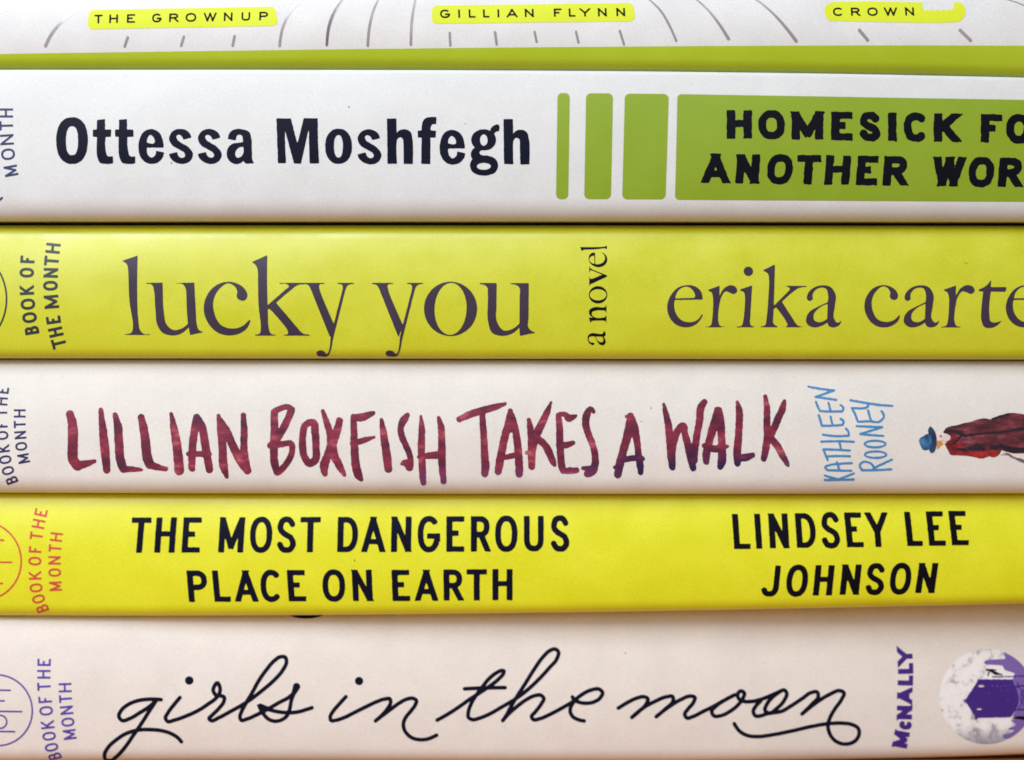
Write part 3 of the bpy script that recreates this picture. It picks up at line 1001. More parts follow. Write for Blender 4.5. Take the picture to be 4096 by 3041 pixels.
EB, RB, AB, CB, LB = (1265, 536, 1583, 911), (1610, 537, 1887, 911), (934, 270, 1146, 519), (1648, 541, 2026, 975), (985, 328, 1210, 972)
sh = [poly(contour(GE, Z3c), contour(GEH, Z3c)), poly(contour(GR, Z3c)), poly(contour(GI, Z3c)), poly(ellipse(1988, 413, 42, 42, Z3c)),
      poly(contour("680,178 748,145 738,460 ~742,500 765,513 765,518 660,518 660,513 ~690,505 ~697,475 ~712,230 ~704,198 680,185", Z3d)),
      poly(contour("740,392 826,306 ~836,288 ~826,279 815,278 815,272 935,273 935,279 ~890,285 ~852,310 760,396 742,408", Z3d)),
      poly(contour("752,396 790,368 868,490 ~888,510 915,514 915,518 797,518 797,514 ~822,508 ~815,485", Z3d)),
      poly(contour(GA, Z3d), contour(GAH, Z3d)), fit([GC], None, CB, Z3d, (1278, 268, 1491, 519)),
      poly(contour(GA, Z3d, 580, 0), contour(GAH, Z3d, 580, 0)), fit([GR], None, RB, Z3d, (1735, 268, 1931, 519)),
      poly(contour("2030,235 2028,280 2122,280 2115,308 2028,306 ~2020,440 ~2032,487 ~2056,490 2093,478 ~2070,505 ~2030,522 ~1990,515 ~1974,480 1983,306 1958,305 1956,294 ~2000,272", Z3d)),
      fit([GE, GEH], None, EB, Z3d, (2117, 268, 2330, 519)), fit([GR], None, RB, Z3d, (2348, 268, 2545, 519))]
ink("author_lettering", sh, b, M['plum'], root, cell=3, rough=0.35, rscale=8)
GN = ("0,10 34,0 33,26 ~55,4 ~84,4 ~102,30 ~101,82 ~106,94 118,97 118,100 66,100 66,97 ~78,94 ~81,80 ~80,40 ~68,18 ~48,20 ~34,38 ~34,82 ~39,94 50,97 50,100 0,100 0,97 ~11,94 ~14,82 ~13,30 ~9,15 0,13")
GV = "0,0 54,0 54,3 ~42,6 ~42,16 66,74 88,18 ~90,6 78,3 78,0 112,0 112,3 ~102,7 ~96,16 62,100 54,100 14,14 ~9,5 0,3"
sh = [fit_up([GA, GAH], AB, Z3c, 558, 719, 1070, 940),
      fit_up([GN], (0, 0, 118, 100), Z3c, 567, 725, 870, 712),
      poly(ellipse(650, 622, 82, 77, Z3c), ellipse(650, 622, 74, 50, Z3c)),
      fit_up([GV], (0, 0, 112, 100), Z3c, 572, 729, 545, 370),
      fit_up([GE, GEH], EB, Z3c, 567, 732, 376, 244), fit_up([GL], LB, Z3c, 490, 730, 235, 166)]
ink("subtitle_lettering", sh, b, M['black'], root, cell=2)
ink("book_club_lettering",
    climb([('B', 957, 893, 312), ('O', 866, 780, 296), ('O', 762, 672, 284), ('K', 645, 572, 276), ('O', 508, 428, 274), ('F', 392, 332, 278)], Z3a, 116, 23)
    + climb([('T', 1062, 985, 528), ('H', 972, 900, 506), ('E', 872, 812, 490), ('M', 752, 645, 476), ('O', 612, 532, 468), ('N', 510, 432, 470), ('T', 416, 336, 474), ('H', 316, 234, 484)], Z3a, 118, 23),
    b, M['slate'], root, cell=2)
ink("book_club_emblem", [poly(ellipse(-384, 680, 444, 444, Z3a, N=120), ellipse(-384, 680, 430, 430, Z3a, N=120))], b, M['slate'], root, cell=2.5)
ink("faint_smudge", [brush([(1872, 130, 3), (1885, 140, 2), (1893, 132, 2)], Z3d)], b, mat("smudge", (170, 166, 40)), root, cell=1.5)

# ------------------------------------------------------------------ book 4: ivory, hand-brushed wine title
b = BOOKS[3]
root, jk = book(b, "ivory book with a hand brushed wine red title and a painted figure in a coat", M['ivory'])
A4 = [
    (Z4a, [(565, 478, 28), (582, 530, 32), (590, 640, 38), (588, 760, 38), (592, 850, 38), (625, 895, 38)]), (Z4a, [(625, 896, 34), (690, 882, 26), (762, 860, 13)]),
    (Z4a, [(815, 448, 16), (832, 600, 28), (848, 760, 34), (860, 932, 26)]),
    (Z4a, [(930, 482, 15), (952, 570, 30), (962, 700, 32), (968, 820, 32), (985, 900, 32)]), (Z4a, [(995, 925, 26), (1070, 925, 20), (1145, 930, 8)]),
    (Z4a, [(1142, 505, 24), (1162, 600, 31), (1178, 720, 34), (1192, 840, 36), (1210, 885, 34)]), (Z4a, [(1205, 885, 30), (1280, 910, 22), (1342, 924, 14)]),
    (Z4a, [(1385, 478, 12), (1408, 600, 28), (1432, 750, 34), (1448, 935, 36)]),
    (Z4a, [(1588, 505, 22), (1575, 600, 28), (1556, 750, 28), (1550, 918, 24)]), (Z4a, [(1592, 505, 24), (1628, 570, 30), (1662, 740, 30), (1692, 928, 27)]), (Z4a, [(1522, 802, 16), (1600, 802, 20), (1688, 802, 22)]),
    (Z4a, [(1768, 492, 12), (1788, 600, 30), (1800, 750, 30), (1808, 900, 32), (1832, 985, 14)]), (Z4a, [(1772, 515, 16), (1828, 610, 30), (1890, 750, 30), (1955, 870, 34), (2000, 935, 28)]),
    (Z4a, [(1968, 488, 18), (1975, 600, 24), (1973, 750, 26), (1985, 880, 32), (1998, 938, 27)]),
    (Z4b, [(238, 368, 30), (242, 500, 33), (242, 640, 38), (235, 750, 34), (242, 880, 34), (265, 962, 30)]), (Z4b, [(235, 368, 26), (300, 332, 24), (385, 322, 24), (412, 350, 28)]),
    (Z4b, [(410, 345, 30), (378, 430, 32), (328, 530, 34), (272, 630, 32)]), (Z4b, [(202, 700, 29), (260, 690, 36)]),
    (Z4b, [(260, 692, 32), (340, 680, 24), (405, 680, 26), (418, 740, 26), (388, 830, 26), (330, 915, 27), (275, 962, 28)]),
    (Z4b, [(540, 500, 28), (522, 590, 30), (520, 720, 32), (538, 810, 30), (590, 872, 34), (642, 845, 32), (652, 720, 32), (642, 560, 34), (622, 472, 32), (548, 492, 28)]),
    (Z4b, [(720, 358, 14), (752, 450, 26), (788, 570, 30), (808, 680, 42), (828, 790, 38), (878, 890, 34), (930, 985, 18)]), (Z4b, [(885, 452, 30), (858, 560, 36), (812, 680, 42), (768, 800, 36), (730, 905, 40), (738, 975, 26)]),
    (Z4b, [(1025, 415, 25), (1027, 500, 28), (1030, 640, 32), (1036, 780, 36), (1046, 900, 38), (1072, 990, 38), (1095, 1030, 20)]), (Z4b, [(1025, 420, 28), (1100, 420, 36), (1165, 398, 30), (1222, 376, 14)]), (Z4b, [(1010, 680, 20), (1080, 660, 27), (1150, 638, 22), (1230, 615, 8)]),
    (Z4b, [(1298, 445, 14), (1318, 560, 30), (1338, 700, 36), (1356, 830, 37), (1366, 932, 34)]),
    (Z4b, [(1558, 398, 20), (1520, 445, 36), (1490, 530, 25), (1500, 600, 28), (1542, 700, 28), (1578, 790, 26), (1588, 850, 26), (1578, 910, 34)]),
    (Z4b, [(1500, 880, 10), (1545, 872, 34), (1575, 912, 36)]),
    (Z4b, [(1688, 405, 7), (1698, 520, 27), (1694, 700, 31), (1700, 850, 31), (1708, 1000, 31), (1714, 1068, 24)]), (Z4b, [(1866, 425, 14), (1890, 520, 29), (1896, 700, 34), (1900, 900, 32), (1914, 1055, 25)]), (Z4b, [(1672, 812, 18), (1770, 798, 28), (1880, 790, 34)]),
    (Z4c, [(215, 440, 24), (330, 388, 32), (450, 350, 31), (580, 315, 28), (668, 286, 12)]), (Z4c, [(442, 390, 24), (450, 500, 28), (460, 650, 30), (466, 800, 34), (472, 920, 38), (466, 980, 30)]),
    (Z4c, [(716, 355, 18), (702, 480, 34), (668, 600, 34), (638, 750, 34), (612, 880, 36), (600, 955, 32)]), (Z4c, [(718, 360, 22), (748, 460, 32), (780, 600, 32), (798, 750, 34), (806, 880, 35), (810, 980, 33)]), (Z4c, [(716, 440, 30), (716, 520, 48)]), (Z4c, [(640, 820, 20), (720, 805, 24), (812, 778, 18)]),
    (Z4c, [(905, 445, 18), (920, 550, 30), (932, 650, 36), (930, 780, 36), (932, 908, 30)]), (Z4c, [(1122, 272, 8), (1082, 370, 28), (1022, 500, 35), (965, 620, 38), (935, 740, 36)]), (Z4c, [(884, 770, 16)]), (Z4c, [(970, 625, 34), (1050, 680, 30), (1100, 760, 34), (1142, 860, 28), (1158, 890, 15)]),
    (Z4c, [(1195, 402, 24), (1206, 500, 29), (1210, 650, 32), (1217, 780, 32), (1228, 900, 33), (1242, 945, 26)]), (Z4c, [(1195, 400, 22), (1270, 395, 20), (1295, 425, 36), (1335, 418, 24), (1374, 402, 7)]), (Z4c, [(1188, 690, 15), (1270, 692, 30), (1340, 672, 18)]), (Z4c, [(1240, 948, 26), (1310, 948, 30), (1372, 945, 26)]),
    (Z4c, [(1545, 365, 15), (1512, 338, 20), (1480, 385, 32), (1464, 470, 31), (1490, 580, 30), (1530, 680, 28), (1555, 780, 29), (1558, 880, 32), (1530, 955, 36), (1480, 980, 30)]), (Z4c, [(1438, 922, 15), (1505, 930, 28)]),
    (Z4c, [(1905, 398, 22), (1902, 480, 38), (1878, 600, 38), (1840, 740, 36), (1805, 880, 36), (1785, 985, 34)]), (Z4c, [(1912, 400, 24), (1945, 520, 36), (1972, 650, 30), (1990, 800, 28), (2005, 900, 32), (2010, 970, 20)]), (Z4c, [(1870, 412, 14)]), (Z4c, [(1800, 850, 28), (1920, 825, 24), (2022, 828, 24)]), (Z4c, [(1908, 480, 30), (1925, 570, 46)]), (Z4c, [(1755, 915, 14)]),
    (Z4d, [(432, 325, 12), (455, 430, 28), (482, 560, 35), (500, 720, 38), (515, 900, 42), (528, 1025, 32)]), (Z4d, [(515, 880, 40), (545, 740, 34), (595, 610, 34), (640, 562, 30), (665, 650, 32), (700, 780, 36), (738, 940, 42), (760, 1040, 30)]), (Z4d, [(884, 298, 28), (845, 362, 40), (830, 500, 34), (802, 650, 34), (780, 800, 36), (765, 950, 40)]),
    (Z4d, [(1030, 392, 32), (1010, 480, 38), (970, 620, 42), (935, 750, 36), (905, 880, 38), (906, 965, 30)]), (Z4d, [(1045, 392, 32), (1066, 520, 38), (1072, 680, 36), (1082, 850, 40), (1078, 960, 44), (1064, 1018, 32)]), (Z4d, [(884, 788, 24), (980, 820, 36), (1080, 812, 32), (1142, 792, 12)]), (Z4d, [(1030, 440, 40), (1028, 560, 52)]),
    (Z4d, [(1250, 300, 14), (1270, 400, 34), (1270, 560, 35), (1260, 720, 37), (1248, 880, 40), (1252, 985, 30)]), (Z4d, [(1255, 930, 32), (1340, 918, 38), (1422, 893, 24)]),
    (Z4d, [(1562, 242, 18), (1580, 380, 32), (1580, 520, 34), (1585, 650, 38), (1570, 800, 37), (1545, 930, 30)]), (Z4d, [(1775, 292, 16), (1750, 380, 34), (1700, 490, 36), (1650, 610, 36), (1590, 700, 42)]), (Z4d, [(1620, 700, 34), (1680, 770, 36), (1750, 890, 32), (1798, 975, 24), (1815, 1008, 11)]),
]
ink("title_lettering", [brush(pts, F, fat=2.0) for F, pts in A4], b, M['brush'], root, cell=2.5, rough=1.1, rscale=10)
KR = [
    [(95, 165), (200, 185), (350, 202)], [(350, 202), (165, 268)], [(165, 268), (270, 282), (368, 296)],
    [(168, 315), (185, 360), (205, 405)], [(205, 405), (320, 412), (425, 410)], [(425, 410), (437, 372), (410, 348)], [(312, 408), (292, 325)],
    [(195, 450), (212, 500), (226, 552)], [(226, 552), (320, 552), (425, 545)], [(425, 545), (440, 512), (412, 485)], [(332, 548), (312, 462)],
    [(235, 640), (360, 655), (490, 650)], [(490, 650), (490, 620), (462, 580)],
    [(222, 710), (380, 705), (542, 710)], [(400, 708), (415, 790)], [(240, 785), (370, 790), (502, 797)], [(240, 785), (262, 840), (286, 892)], [(270, 855), (390, 852), (502, 855)],
    [(524, 922), (390, 930), (300, 942), (262, 962), (275, 985), (340, 993), (520, 998)], [(375, 912), (402, 994)],
    [(258, 1090), (400, 1088), (542, 1084)], [(392, 1085), (258, 1046)], [(392, 1085), (546, 1024)],
    [(510, 300), (650, 325), (780, 345), (922, 356)], [(688, 332), (672, 368), (640, 378), (530, 378)],
    [(522, 378), (555, 440), (580, 512)], [(580, 512), (700, 508), (800, 508), (838, 460), (815, 408)], [(712, 506), (682, 402)],
    [(570, 556), (700, 562), (822, 566)], [(822, 566), (605, 634)], [(605, 634), (720, 645), (832, 652)],
    [(625, 993), (740, 992), (915, 984)], [(625, 990), (604, 940), (632, 912), (690, 916), (735, 950), (738, 986)], [(738, 972), (918, 888)],
]
def ring(cx, cy, rx, ry, F, r):
    return poly(ellipse(cx, cy, rx + r, ry + r, F), ellipse(cx, cy, rx - r, ry - r, F))
ink("author_lettering", [pen(q, Z4e, 11.5) for q in KR] + [ring(752, 733, 103, 33, Z4e, 11.5), ring(757, 838, 105, 32, Z4e, 11.5)], b, M['sky_blue'], root, cell=2, rough=0.7)
fig = ink("painted_figure", [poly(contour("1428,618 ~1450,578 ~1560,545 1700,512 ~1832,480 1905,492 ~1980,462 ~2065,430 2225,440 ~2420,452 ~2560,520 ~2570,660 ~2480,780 2300,818 2225,825 2110,826 2000,792 "
                                          "~1980,838 ~1920,862 1885,850 ~1830,872 1720,858 1600,845 1500,842 1462,775 1440,730 1500,690 1498,652", Z4e))], b, M['coat'], root, cell=2, rough=0.8)
fig['label'] = "painted woman in a wine red coat and blue hat, seen from behind"
ink("hat_crown", [poly(contour("1290,622 ~1235,650 ~1188,688 1195,735 ~1226,788 1300,785 1320,700", Z4e))], b, M['hat'], fig, cell=2, rough=0.6)
ink("hat_brim", [poly(contour("1300,556 ~1338,600 ~1360,680 ~1356,760 ~1330,815 ~1305,820 ~1288,795 ~1312,720 ~1300,650 ~1278,622 ~1282,575", Z4e))], b, M['hat_dark'], fig, cell=2, layer=2)
ink("hair", [poly(contour("1366,702 1408,698 1428,735 1400,752 1385,780 1362,782", Z4e))], b, M['orange'], fig, cell=2, rough=0.8)
ink("collar", [poly(contour("1398,672 1440,640 1494,652 1498,690 1445,712 1412,694", Z4e))], b, M['face'], fig, cell=2, layer=2)
ink("cheek", [poly(ellipse(1401, 655, 12, 12, Z4e))], b, M['pink'], fig, cell=1.5)
ink("coat_lining", [poly(contour("1440,735 1520,655 1602,662 1560,720 1500,752 1560,700 1640,770 1520,782 1600,806 1800,810 1900,790 1985,800 ~1975,840 ~1920,861 1885,849 ~1830,871 1720,857 1600,844 1502,840 1464,775", Z4e))], b, M['coat_red'], fig, cell=2, layer=2, rough=1.5)
ink("coat_seam", [brush([(1440, 612, 12), (1540, 605, 14), (1600, 630, 20), (1650, 655, 10)], Z4e), brush([(1640, 650, 12), (1800, 630, 8), (2000, 612, 10), (2225, 580, 16), (2400, 570, 10)], Z4e),
                  brush([(1600, 650, 8), (1560, 700, 6), (1490, 742, 6)], Z4e), brush([(1690, 772, 14), (1760, 765, 34), (1830, 780, 14)], Z4e),
                  brush([(1990, 745, 16), (2070, 778, 24), (2160, 790, 26), (2300, 790, 20)], Z4e), brush([(1905, 488, 6), (1980, 462, 12), (2070, 436, 10)], Z4e),
                  brush([(1560, 780, 8), (1640, 790, 12)], Z4e), brush([(1900, 772, 16), (1960, 760, 12)], Z4e)], b, M['coat_dark'], fig, cell=2, layer=3, rough=1.2)
ink("leg", [brush([(1998, 842, 6), (2060, 832, 10), (2110, 862, 10), (2225, 905, 18), (2420, 960, 20)], Z4e)], b, M["leg"], fig, cell=2, rough=1.8)
ink("book_club_lettering",
    climb([('B', 1487, 1410, 205), ('O', 1384, 1284, 164), ('O', 1258, 1156, 136), ('K', 1122, 1034, 118), ('O', 972, 864, 102), ('F', 826, 765, 95), ('T', 690, 600, 90), ('H', 560, 462, 92), ('E', 418, 342, 106)], Z4z, 148, 24)
    + climb([('M', 1250, 1138, 358), ('O', 1100, 996, 332), ('N', 962, 866, 322), ('T', 832, 742, 314), ('H', 705, 604, 314)], Z4z, 144, 24),
    b, M['small_blue'], root, cell=1.8)
ink("book_club_emblem", [poly(ellipse(-510, 900, 440, 440, Z4z), ellipse(-510, 900, 418, 418, Z4z))], b, M['small_blue'], root, cell=2.5)
ink("ink_speck", [poly(ellipse(288, 372, 5, 12, Z4d))], b, M['speck'], root, cell=1)
ink("ink_speck", [poly(ellipse(182, 518, 6, 6, Z4d))], b, M['speck'], root, cell=1)

# ------------------------------------------------------------------ book 5: bright yellow, dark capitals
b = BOOKS[4]
root, jk = book(b, "bright yellow book with two rows of narrow dark capitals and a red emblem", M['bright'])
sh = []
for ch, x0, x1, lean in [('T', 36, 212, 24), ('H', 258, 440, 21), ('E', 502, 664, 18), ('M', 828, 1052, 17), ('O', 1107, 1308, 8), ('S', 1345, 1525, 4), ('T', 1556, 1736, 6), ('D', 1888, 2072, 6)]:
    yb = 426 - (x0 - 36) * .003
    sh.append(letter(ch, Z5b, x0, x1, yb - 313, yb, lean, 54, 48))
for ch, x0, x1, lean in [('A', 104, 311, 0), ('N', 364, 544, 5), ('G', 600, 803, 0), ('E', 857, 1017, 0), ('R', 1075, 1250, 0), ('O', 1289, 1493, 0), ('U', 1546, 1726, 0), ('S', 1780, 1958, 0)]:
    yb = 420 - (x0 - 104) * .0045
    sh.append(letter(ch, Z5c, x0, x1, yb - 314, yb, lean, 55, 48))
for ch, x0, x1, lean in [('P', 566, 744, -20), ('L', 795, 940, -22), ('A', 982, 1182, -12), ('C', 1206, 1396, -6), ('E', 1456, 1614, -17), ('O', 1757, 1962, -4), ('N', 2027, 2206, -10)]:
    yb = 866 - (x0 - 566) * .005
    sh.append(letter(ch, Z5b, x0, x1, yb - 282, yb, lean, 54, 47))
for ch, x0, x1, lean in [('E', 378, 536, -10), ('A', 580, 780, -2), ('R', 833, 1008, -3), ('T', 1037, 1218, 0), ('H', 1267, 1447, 0)]:
    yb = 858 - (x0 - 378) * .0075
    sh.append(letter(ch, Z5c, x0, x1, yb - 280, yb, lean, 54, 47))
ink("title_lettering", sh, b, M['navy'], root, cell=3, rough=0.5)
sh = [letter(ch, Z5d, x0, x1, yt, yb, lean, 42, 36) for ch, x0, x1, yt, yb, lean in [
    ('L', 235, 348, 97, 337, -16), ('I', 388, 427, 96, 335, -15), ('N', 480, 614, 94, 332, -12), ('D', 666, 803, 92, 329, -15), ('S', 831, 968, 88, 329, -5), ('E', 1010, 1126, 87, 325, -20),
    ('Y', 1152, 1300, 86, 323, -17), ('L', 1424, 1532, 82, 317, -22), ('E', 1574, 1690, 79, 315, -22), ('E', 1731, 1848, 76, 312, -24),
    ('J', 416, 538, 450, 666, 20), ('O', 584, 734, 447, 664, 18), ('H', 776, 908, 448, 658, 17), ('N', 960, 1092, 443, 653, 19), ('S', 1130, 1266, 437, 652, 16), ('O', 1296, 1444, 435, 650, 18), ('N', 1480, 1612, 433, 642, 26)]]
ink("author_lettering", sh, b, M['black'], root, cell=3, rough=0.5)
ink("book_club_lettering",
    climb([('B', 1190, 1124, 468), ('O', 1106, 1024, 436), ('O', 1006, 918, 416), ('K', 886, 806, 408), ('O', 748, 662, 408), ('F', 624, 562, 412), ('T', 500, 424, 422), ('H', 390, 306, 440), ('E', 272, 204, 462)], Z5a, 126, 20)
    + climb([('M', 998, 905, 608), ('O', 858, 774, 602), ('N', 740, 656, 600), ('T', 620, 546, 606), ('H', 516, 430, 618)], Z5a, 124, 20), b, M['red'], root, cell=2)
ink("book_club_emblem", [poly(ellipse(-178, 705, 396, 396, Z5a, N=110), ellipse(-178, 705, 380, 380, Z5a, N=110)), pen([(-150, 492), (34, 498)], Z5a, 9), pen([(-300, 712), (116, 716)], Z5a, 8),
                         pen([(-150, 926), (22, 926)], Z5a, 9), pen([(-150, 492), (-150, 926)], Z5a, 8)], b, M['red'], root, cell=2)
ink("ink_speck", [poly(ellipse(42, 494, 5, 8, Z5c))], b, M['speck'], root, cell=1)

# ------------------------------------------------------------------ book 6: cream, looping script
b = BOOKS[5]
root, jk = book(b, "cream book with a looping handwritten title and a moon picture, lowest of the stack", M['cream'])
P6 = [
    (Z6c, 17, [(640, 626), (520, 622), (400, 640), (310, 680), (250, 735), (230, 790), (260, 828), (330, 812), (430, 755), (530, 690), (588, 640)]),
    (Z6c, 17, [(590, 638), (520, 745), (440, 870), (370, 970), (290, 1085), (200, 1185), (130, 1232), (88, 1222), (82, 1170), (120, 1095), (200, 1020), (300, 956), (420, 922), (540, 918), (650, 930), (740, 960), (800, 1000), (832, 1038)]),
    (Z6c, 17, [(822, 606), (760, 680), (708, 750), (682, 810), (700, 836), (770, 824), (880, 785), (1000, 730), (1100, 665), (1172, 610), (1206, 560), (1204, 490), (1186, 464), (1158, 490), (1145, 540), (1170, 580), (1215, 588), (1250, 602), (1248, 640),
                (1195, 715), (1130, 780), (1104, 812), (1125, 830), (1200, 800), (1320, 735), (1420, 680), (1500, 628), (1620, 535), (1730, 440), (1820, 335), (1852, 260), (1838, 216), (1795, 212), (1740, 245), (1660, 335), (1580, 450), (1520, 560), (1455, 670), (1416, 745), (1402, 800), (1412, 824),
                (1470, 814), (1560, 775), (1650, 730), (1780, 655), (1880, 600), (1925, 560)]),
    (Z6c, 17, [(1945, 520), (1918, 580), (1898, 640), (1882, 720), (1852, 788), (1800, 825), (1730, 835), (1672, 812), (1632, 768), (1602, 715)]),
    (Z6c, 17, [(1598, 692), (1680, 722), (1760, 742), (1860, 753), (1960, 746), (2040, 724), (2098, 705)]),
    (Z6d, 23, [(440, 815), (350, 915), (270, 1010), (232, 1090), (244, 1130), (300, 1128), (420, 1090), (560, 1020), (700, 950), (850, 880), (960, 845), (1022, 846), (1030, 890), (990, 970), (910, 1065), (830, 1135)]),
    (Z6d, 23, [(832, 1133), (920, 1065), (1040, 975), (1150, 895), (1250, 845), (1330, 838), (1370, 865), (1358, 915), (1300, 1000), (1235, 1080), (1200, 1160), (1205, 1240), (1250, 1315), (1330, 1370), (1430, 1388), (1530, 1375), (1600, 1345), (1635, 1328)]),
    (Z6e, 19.5, [(135, 950), (250, 885), (380, 800), (500, 715), (600, 650), (720, 570), (820, 490), (872, 430), (876, 402), (850, 398), (790, 425), (710, 490), (640, 575), (570, 670), (512, 770), (482, 860), (484, 920), (525, 944), (600, 930), (720, 880), (860, 800), (980, 730), (1100, 645), (1250, 510), (1380, 370), (1470, 260),
                 (1484, 190), (1450, 160), (1390, 176), (1310, 250), (1210, 390), (1110, 550), (1020, 690), (950, 810), (905, 895), (865, 955)]),
    (Z6e, 19.5, [(866, 953), (930, 880), (1020, 800), (1120, 725), (1220, 677), (1290, 672), (1320, 702), (1292, 770), (1225, 860), (1186, 915), (1204, 942), (1270, 935), (1400, 880), (1530, 810), (1640, 745), (1740, 667), (1850, 612), (1940, 605), (1974, 640), (1950, 698), (1880, 745), (1790, 760), (1705, 745), (1655, 718), (1640, 690)]),
    (Z6e, 19.5, [(1655, 745), (1622, 800), (1616, 860), (1650, 915), (1710, 945), (1770, 958)]),
    (Z6e, 19.5, [(440, 600), (660, 590), (890, 587)]),
    (Z6f, 14.2, [(148, 592), (220, 548), (300, 510), (355, 500), (386, 515), (375, 555), (312, 622), (258, 668)]),
    (Z6f, 14.2, [(260, 666), (350, 590), (450, 535), (540, 500), (588, 500), (590, 535), (530, 598), (455, 662)]),
    (Z6f, 14.2, [(457, 660), (560, 580), (660, 520), (730, 495), (766, 505), (756, 545), (712, 600), (686, 645), (702, 672), (750, 662), (830, 622), (920, 578), (1000, 532), (1090, 485)]),
    (Z6f, 14.2, [(1090, 485), (1000, 533), (935, 580), (904, 622), (922, 655), (975, 655), (1050, 620), (1118, 565), (1160, 505), (1166, 468), (1142, 454), (1115, 475), (1122, 515), (1160, 536), (1230, 538), (1300, 522), (1400, 482), (1470, 450)]),
    (Z6f, 14.2, [(1300, 535), (1258, 580), (1240, 620), (1258, 655), (1300, 655), (1345, 640), (1400, 630), (1470, 618), (1540, 578), (1640, 512), (1710, 466), (1758, 464), (1765, 500), (1715, 560), (1635, 640)]),
    (Z6f, 14.2, [(1470, 450), (1400, 500), (1348, 565), (1336, 612), (1368, 632), (1430, 595), (1490, 530), (1510, 470), (1494, 448), (1460, 455)]),
    (Z6f, 14.2, [(1638, 637), (1740, 555), (1850, 485), (1940, 451), (1972, 466), (1955, 520), (1900, 600), (1862, 670), (1846, 730), (1860, 800), (1900, 855), (1960, 885), (2020, 885), (2075, 855), (2100, 800), (2090, 757), (2040, 727), (1970, 716), (1850, 720), (1700, 745), (1550, 780), (1400, 810), (1280, 825), (1190, 815), (1130, 780), (1100, 742), (1087, 720)]),
]
sh = [pen(q, F, r * 1.1) for F, r, q in P6]
sh += [poly(ellipse(912, 440, 41, 41, Z6c)), poly(ellipse(614, 608, 55, 55, Z6d)), brush([(1950, 500, 36), (1925, 560, 24)], Z6c), poly(contour("1578,682 1600,674 1672,704 1632,752 1606,745", Z6c), grow=5)]
ink("title_lettering", sh, b, M['script'], root, cell=2.5)
ink("book_club_lettering",
    climb([('B', 1640, 1566, 658), ('O', 1546, 1456, 630), ('O', 1430, 1334, 608), ('K', 1302, 1214, 594), ('O', 1156, 1052, 580), ('F', 1016, 944, 570), ('T', 884, 794, 558), ('H', 756, 660, 556), ('E', 618, 540, 558)], Z6a, 148, 23)
    + climb([('M', 1420, 1310, 832), ('O', 1278, 1178, 815), ('N', 1145, 1050, 803), ('T', 1016, 930, 792), ('H', 904, 802, 788)], Z6a, 143, 23), b, M['violet'], root, cell=2)
ink("book_club_emblem", [poly(ellipse(-39, 1107, 402, 402, Z6a, N=110), ellipse(-39, 1107, 384, 384, Z6a, N=110)), pen([(-180, 880), (112, 884)], Z6a, 9), pen([(-180, 1000), (46, 1000)], Z6a, 9),
                         pen([(-300, 1112), (238, 1119)], Z6a, 9), ring(0, 1232, 72, 72, Z6a, 9), pen([(-200, 1336), (156, 1342)], Z6a, 9), pen([(-180, 880), (-180, 1000)], Z6a, 9)], b, M['violet'], root, cell=2)
ink("publisher_lettering", climb([('M', 1516, 1308, 762), ('c', 1280, 1160, 796), ('N', 1140, 966, 804), ('A', 940, 738, 806), ('L', 708, 578, 814), ('L', 556, 420, 816), ('Y', 440, 226, 808)], Z6b,
                                 lambda c: 152 if c == 'c' else 196, 64, 55), b, M['purple'], root, cell=2.5)
disk = poly(ellipse(1752, 850, 602, 606, Z6b, N=120))
moon = ink("moon_picture", [disk], b, M['moon'], root, cell=4, label="round pale moon picture with a violet house and skyline")
Z6g = Frame(3650, 2600, 446 / 1671)
ink("skyline", [poly(contour("1355,20 1400,40 1460,20 1900,150 2000,900 1800,1050 1580,1020 1500,1000 1545,900 1560,640 1510,520 1500,450 1520,385 1530,350 1380,300 1345,230 1100,220 1068,188 1110,150 1395,135", Z6g)),
                poly(contour("1470,1060 1545,1110 1545,1140 1450,1175 1445,1200 1540,1210 1470,1255 1370,1275 1360,1320 1400,1340 1600,1300 1900,1100 1900,950 1660,1000", Z6g))],
    b, M['lilac'], moon, cell=2.5, clip=disk, layer=2)
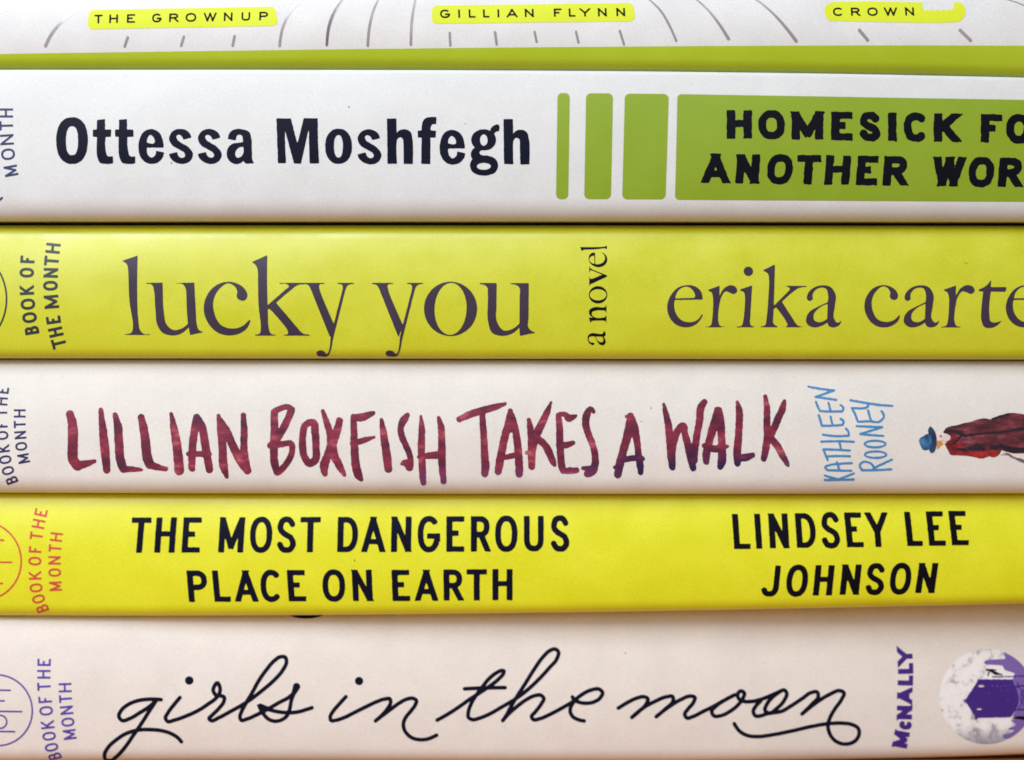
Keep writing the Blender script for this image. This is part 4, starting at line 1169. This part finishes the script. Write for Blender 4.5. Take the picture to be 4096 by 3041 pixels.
ink("house", [poly(contour("755,745 780,752 800,735 965,480 975,440 1500,440 1520,520 ~1575,640 ~1590,760 1545,900 1470,1010 980,1020 955,1052 940,1040 930,985 795,780 760,765", Z6g)),
              pen([(1200, 400), (1400, 400), (1700, 385)], Z6g, 8), pen([(1520, 560), (1600, 540), (1760, 540)], Z6g, 12), pen([(1540, 900), (1760, 890)], Z6g, 12), pen([(1600, 560), (1660, 700), (1590, 880)], Z6g, 9),
              pen([(1700, 560), (1620, 700), (1700, 880)], Z6g, 8), pen([(1575, 480), (1575, 560)], Z6g, 10), pen([(1740, 540), (1740, 890)], Z6g, 12)], b, M['purple'], moon, cell=2, layer=3, rough=0.8, clip=disk)
ink("lit_window", [poly(ellipse(1028, 543, 44, 16, Z6g))], b, M['face'], moon, cell=1.5, layer=4)
ink("lit_window", [poly(ellipse(1000, 890, 36, 13, Z6g))], b, M['face'], moon, cell=1.5, layer=4)
for wx, wy, wr in [(1120, 542, 7), (1195, 538, 12), (1265, 538, 11), (1320, 545, 8), (1372, 540, 8), (1425, 542, 7), (1320, 605, 8), (1425, 605, 8), (1142, 650, 9), (1430, 745, 9), (1265, 745, 5)]:
    ink("lit_window", [poly(ellipse(wx, wy, wr, wr * .8, Z6g))], b, M['lilac'], moon, cell=1.0, layer=4)
ink("person_silhouette", [brush([(1100, 295, 12), (1180, 310, 20), (1240, 345, 24), (1300, 360, 12), (1345, 372, 8)], Z6g), brush([(1145, 330, 8), (1128, 385, 7)], Z6g), brush([(1180, 292, 8), (1250, 300, 7)], Z6g)], b, M['black'], moon, cell=1.5, layer=4, rough=0.5)
ink("boat_silhouette", [brush([(1490, 1028, 5), (1580, 1015, 20), (1660, 1022, 26), (1800, 1022, 14)], Z6g)], b, M['black'], moon, cell=2, layer=4)
ink("printed_arc", [poly(ellipse(1222, 2438, 92, 39))], b, M['script'], root, cell=2.5, clip=poly(np.array([(1050, bounds(b, np.array([1200.]))[0][0] + 1), (1400, bounds(b, np.array([1200.]))[0][0] + 1), (1400, 2600), (1050, 2600)])))
ink("ink_speck", [poly(ellipse(207, 148, 9, 8, Z6f))], b, mat("pink_speck", (226, 160, 190)), root, cell=1.5)
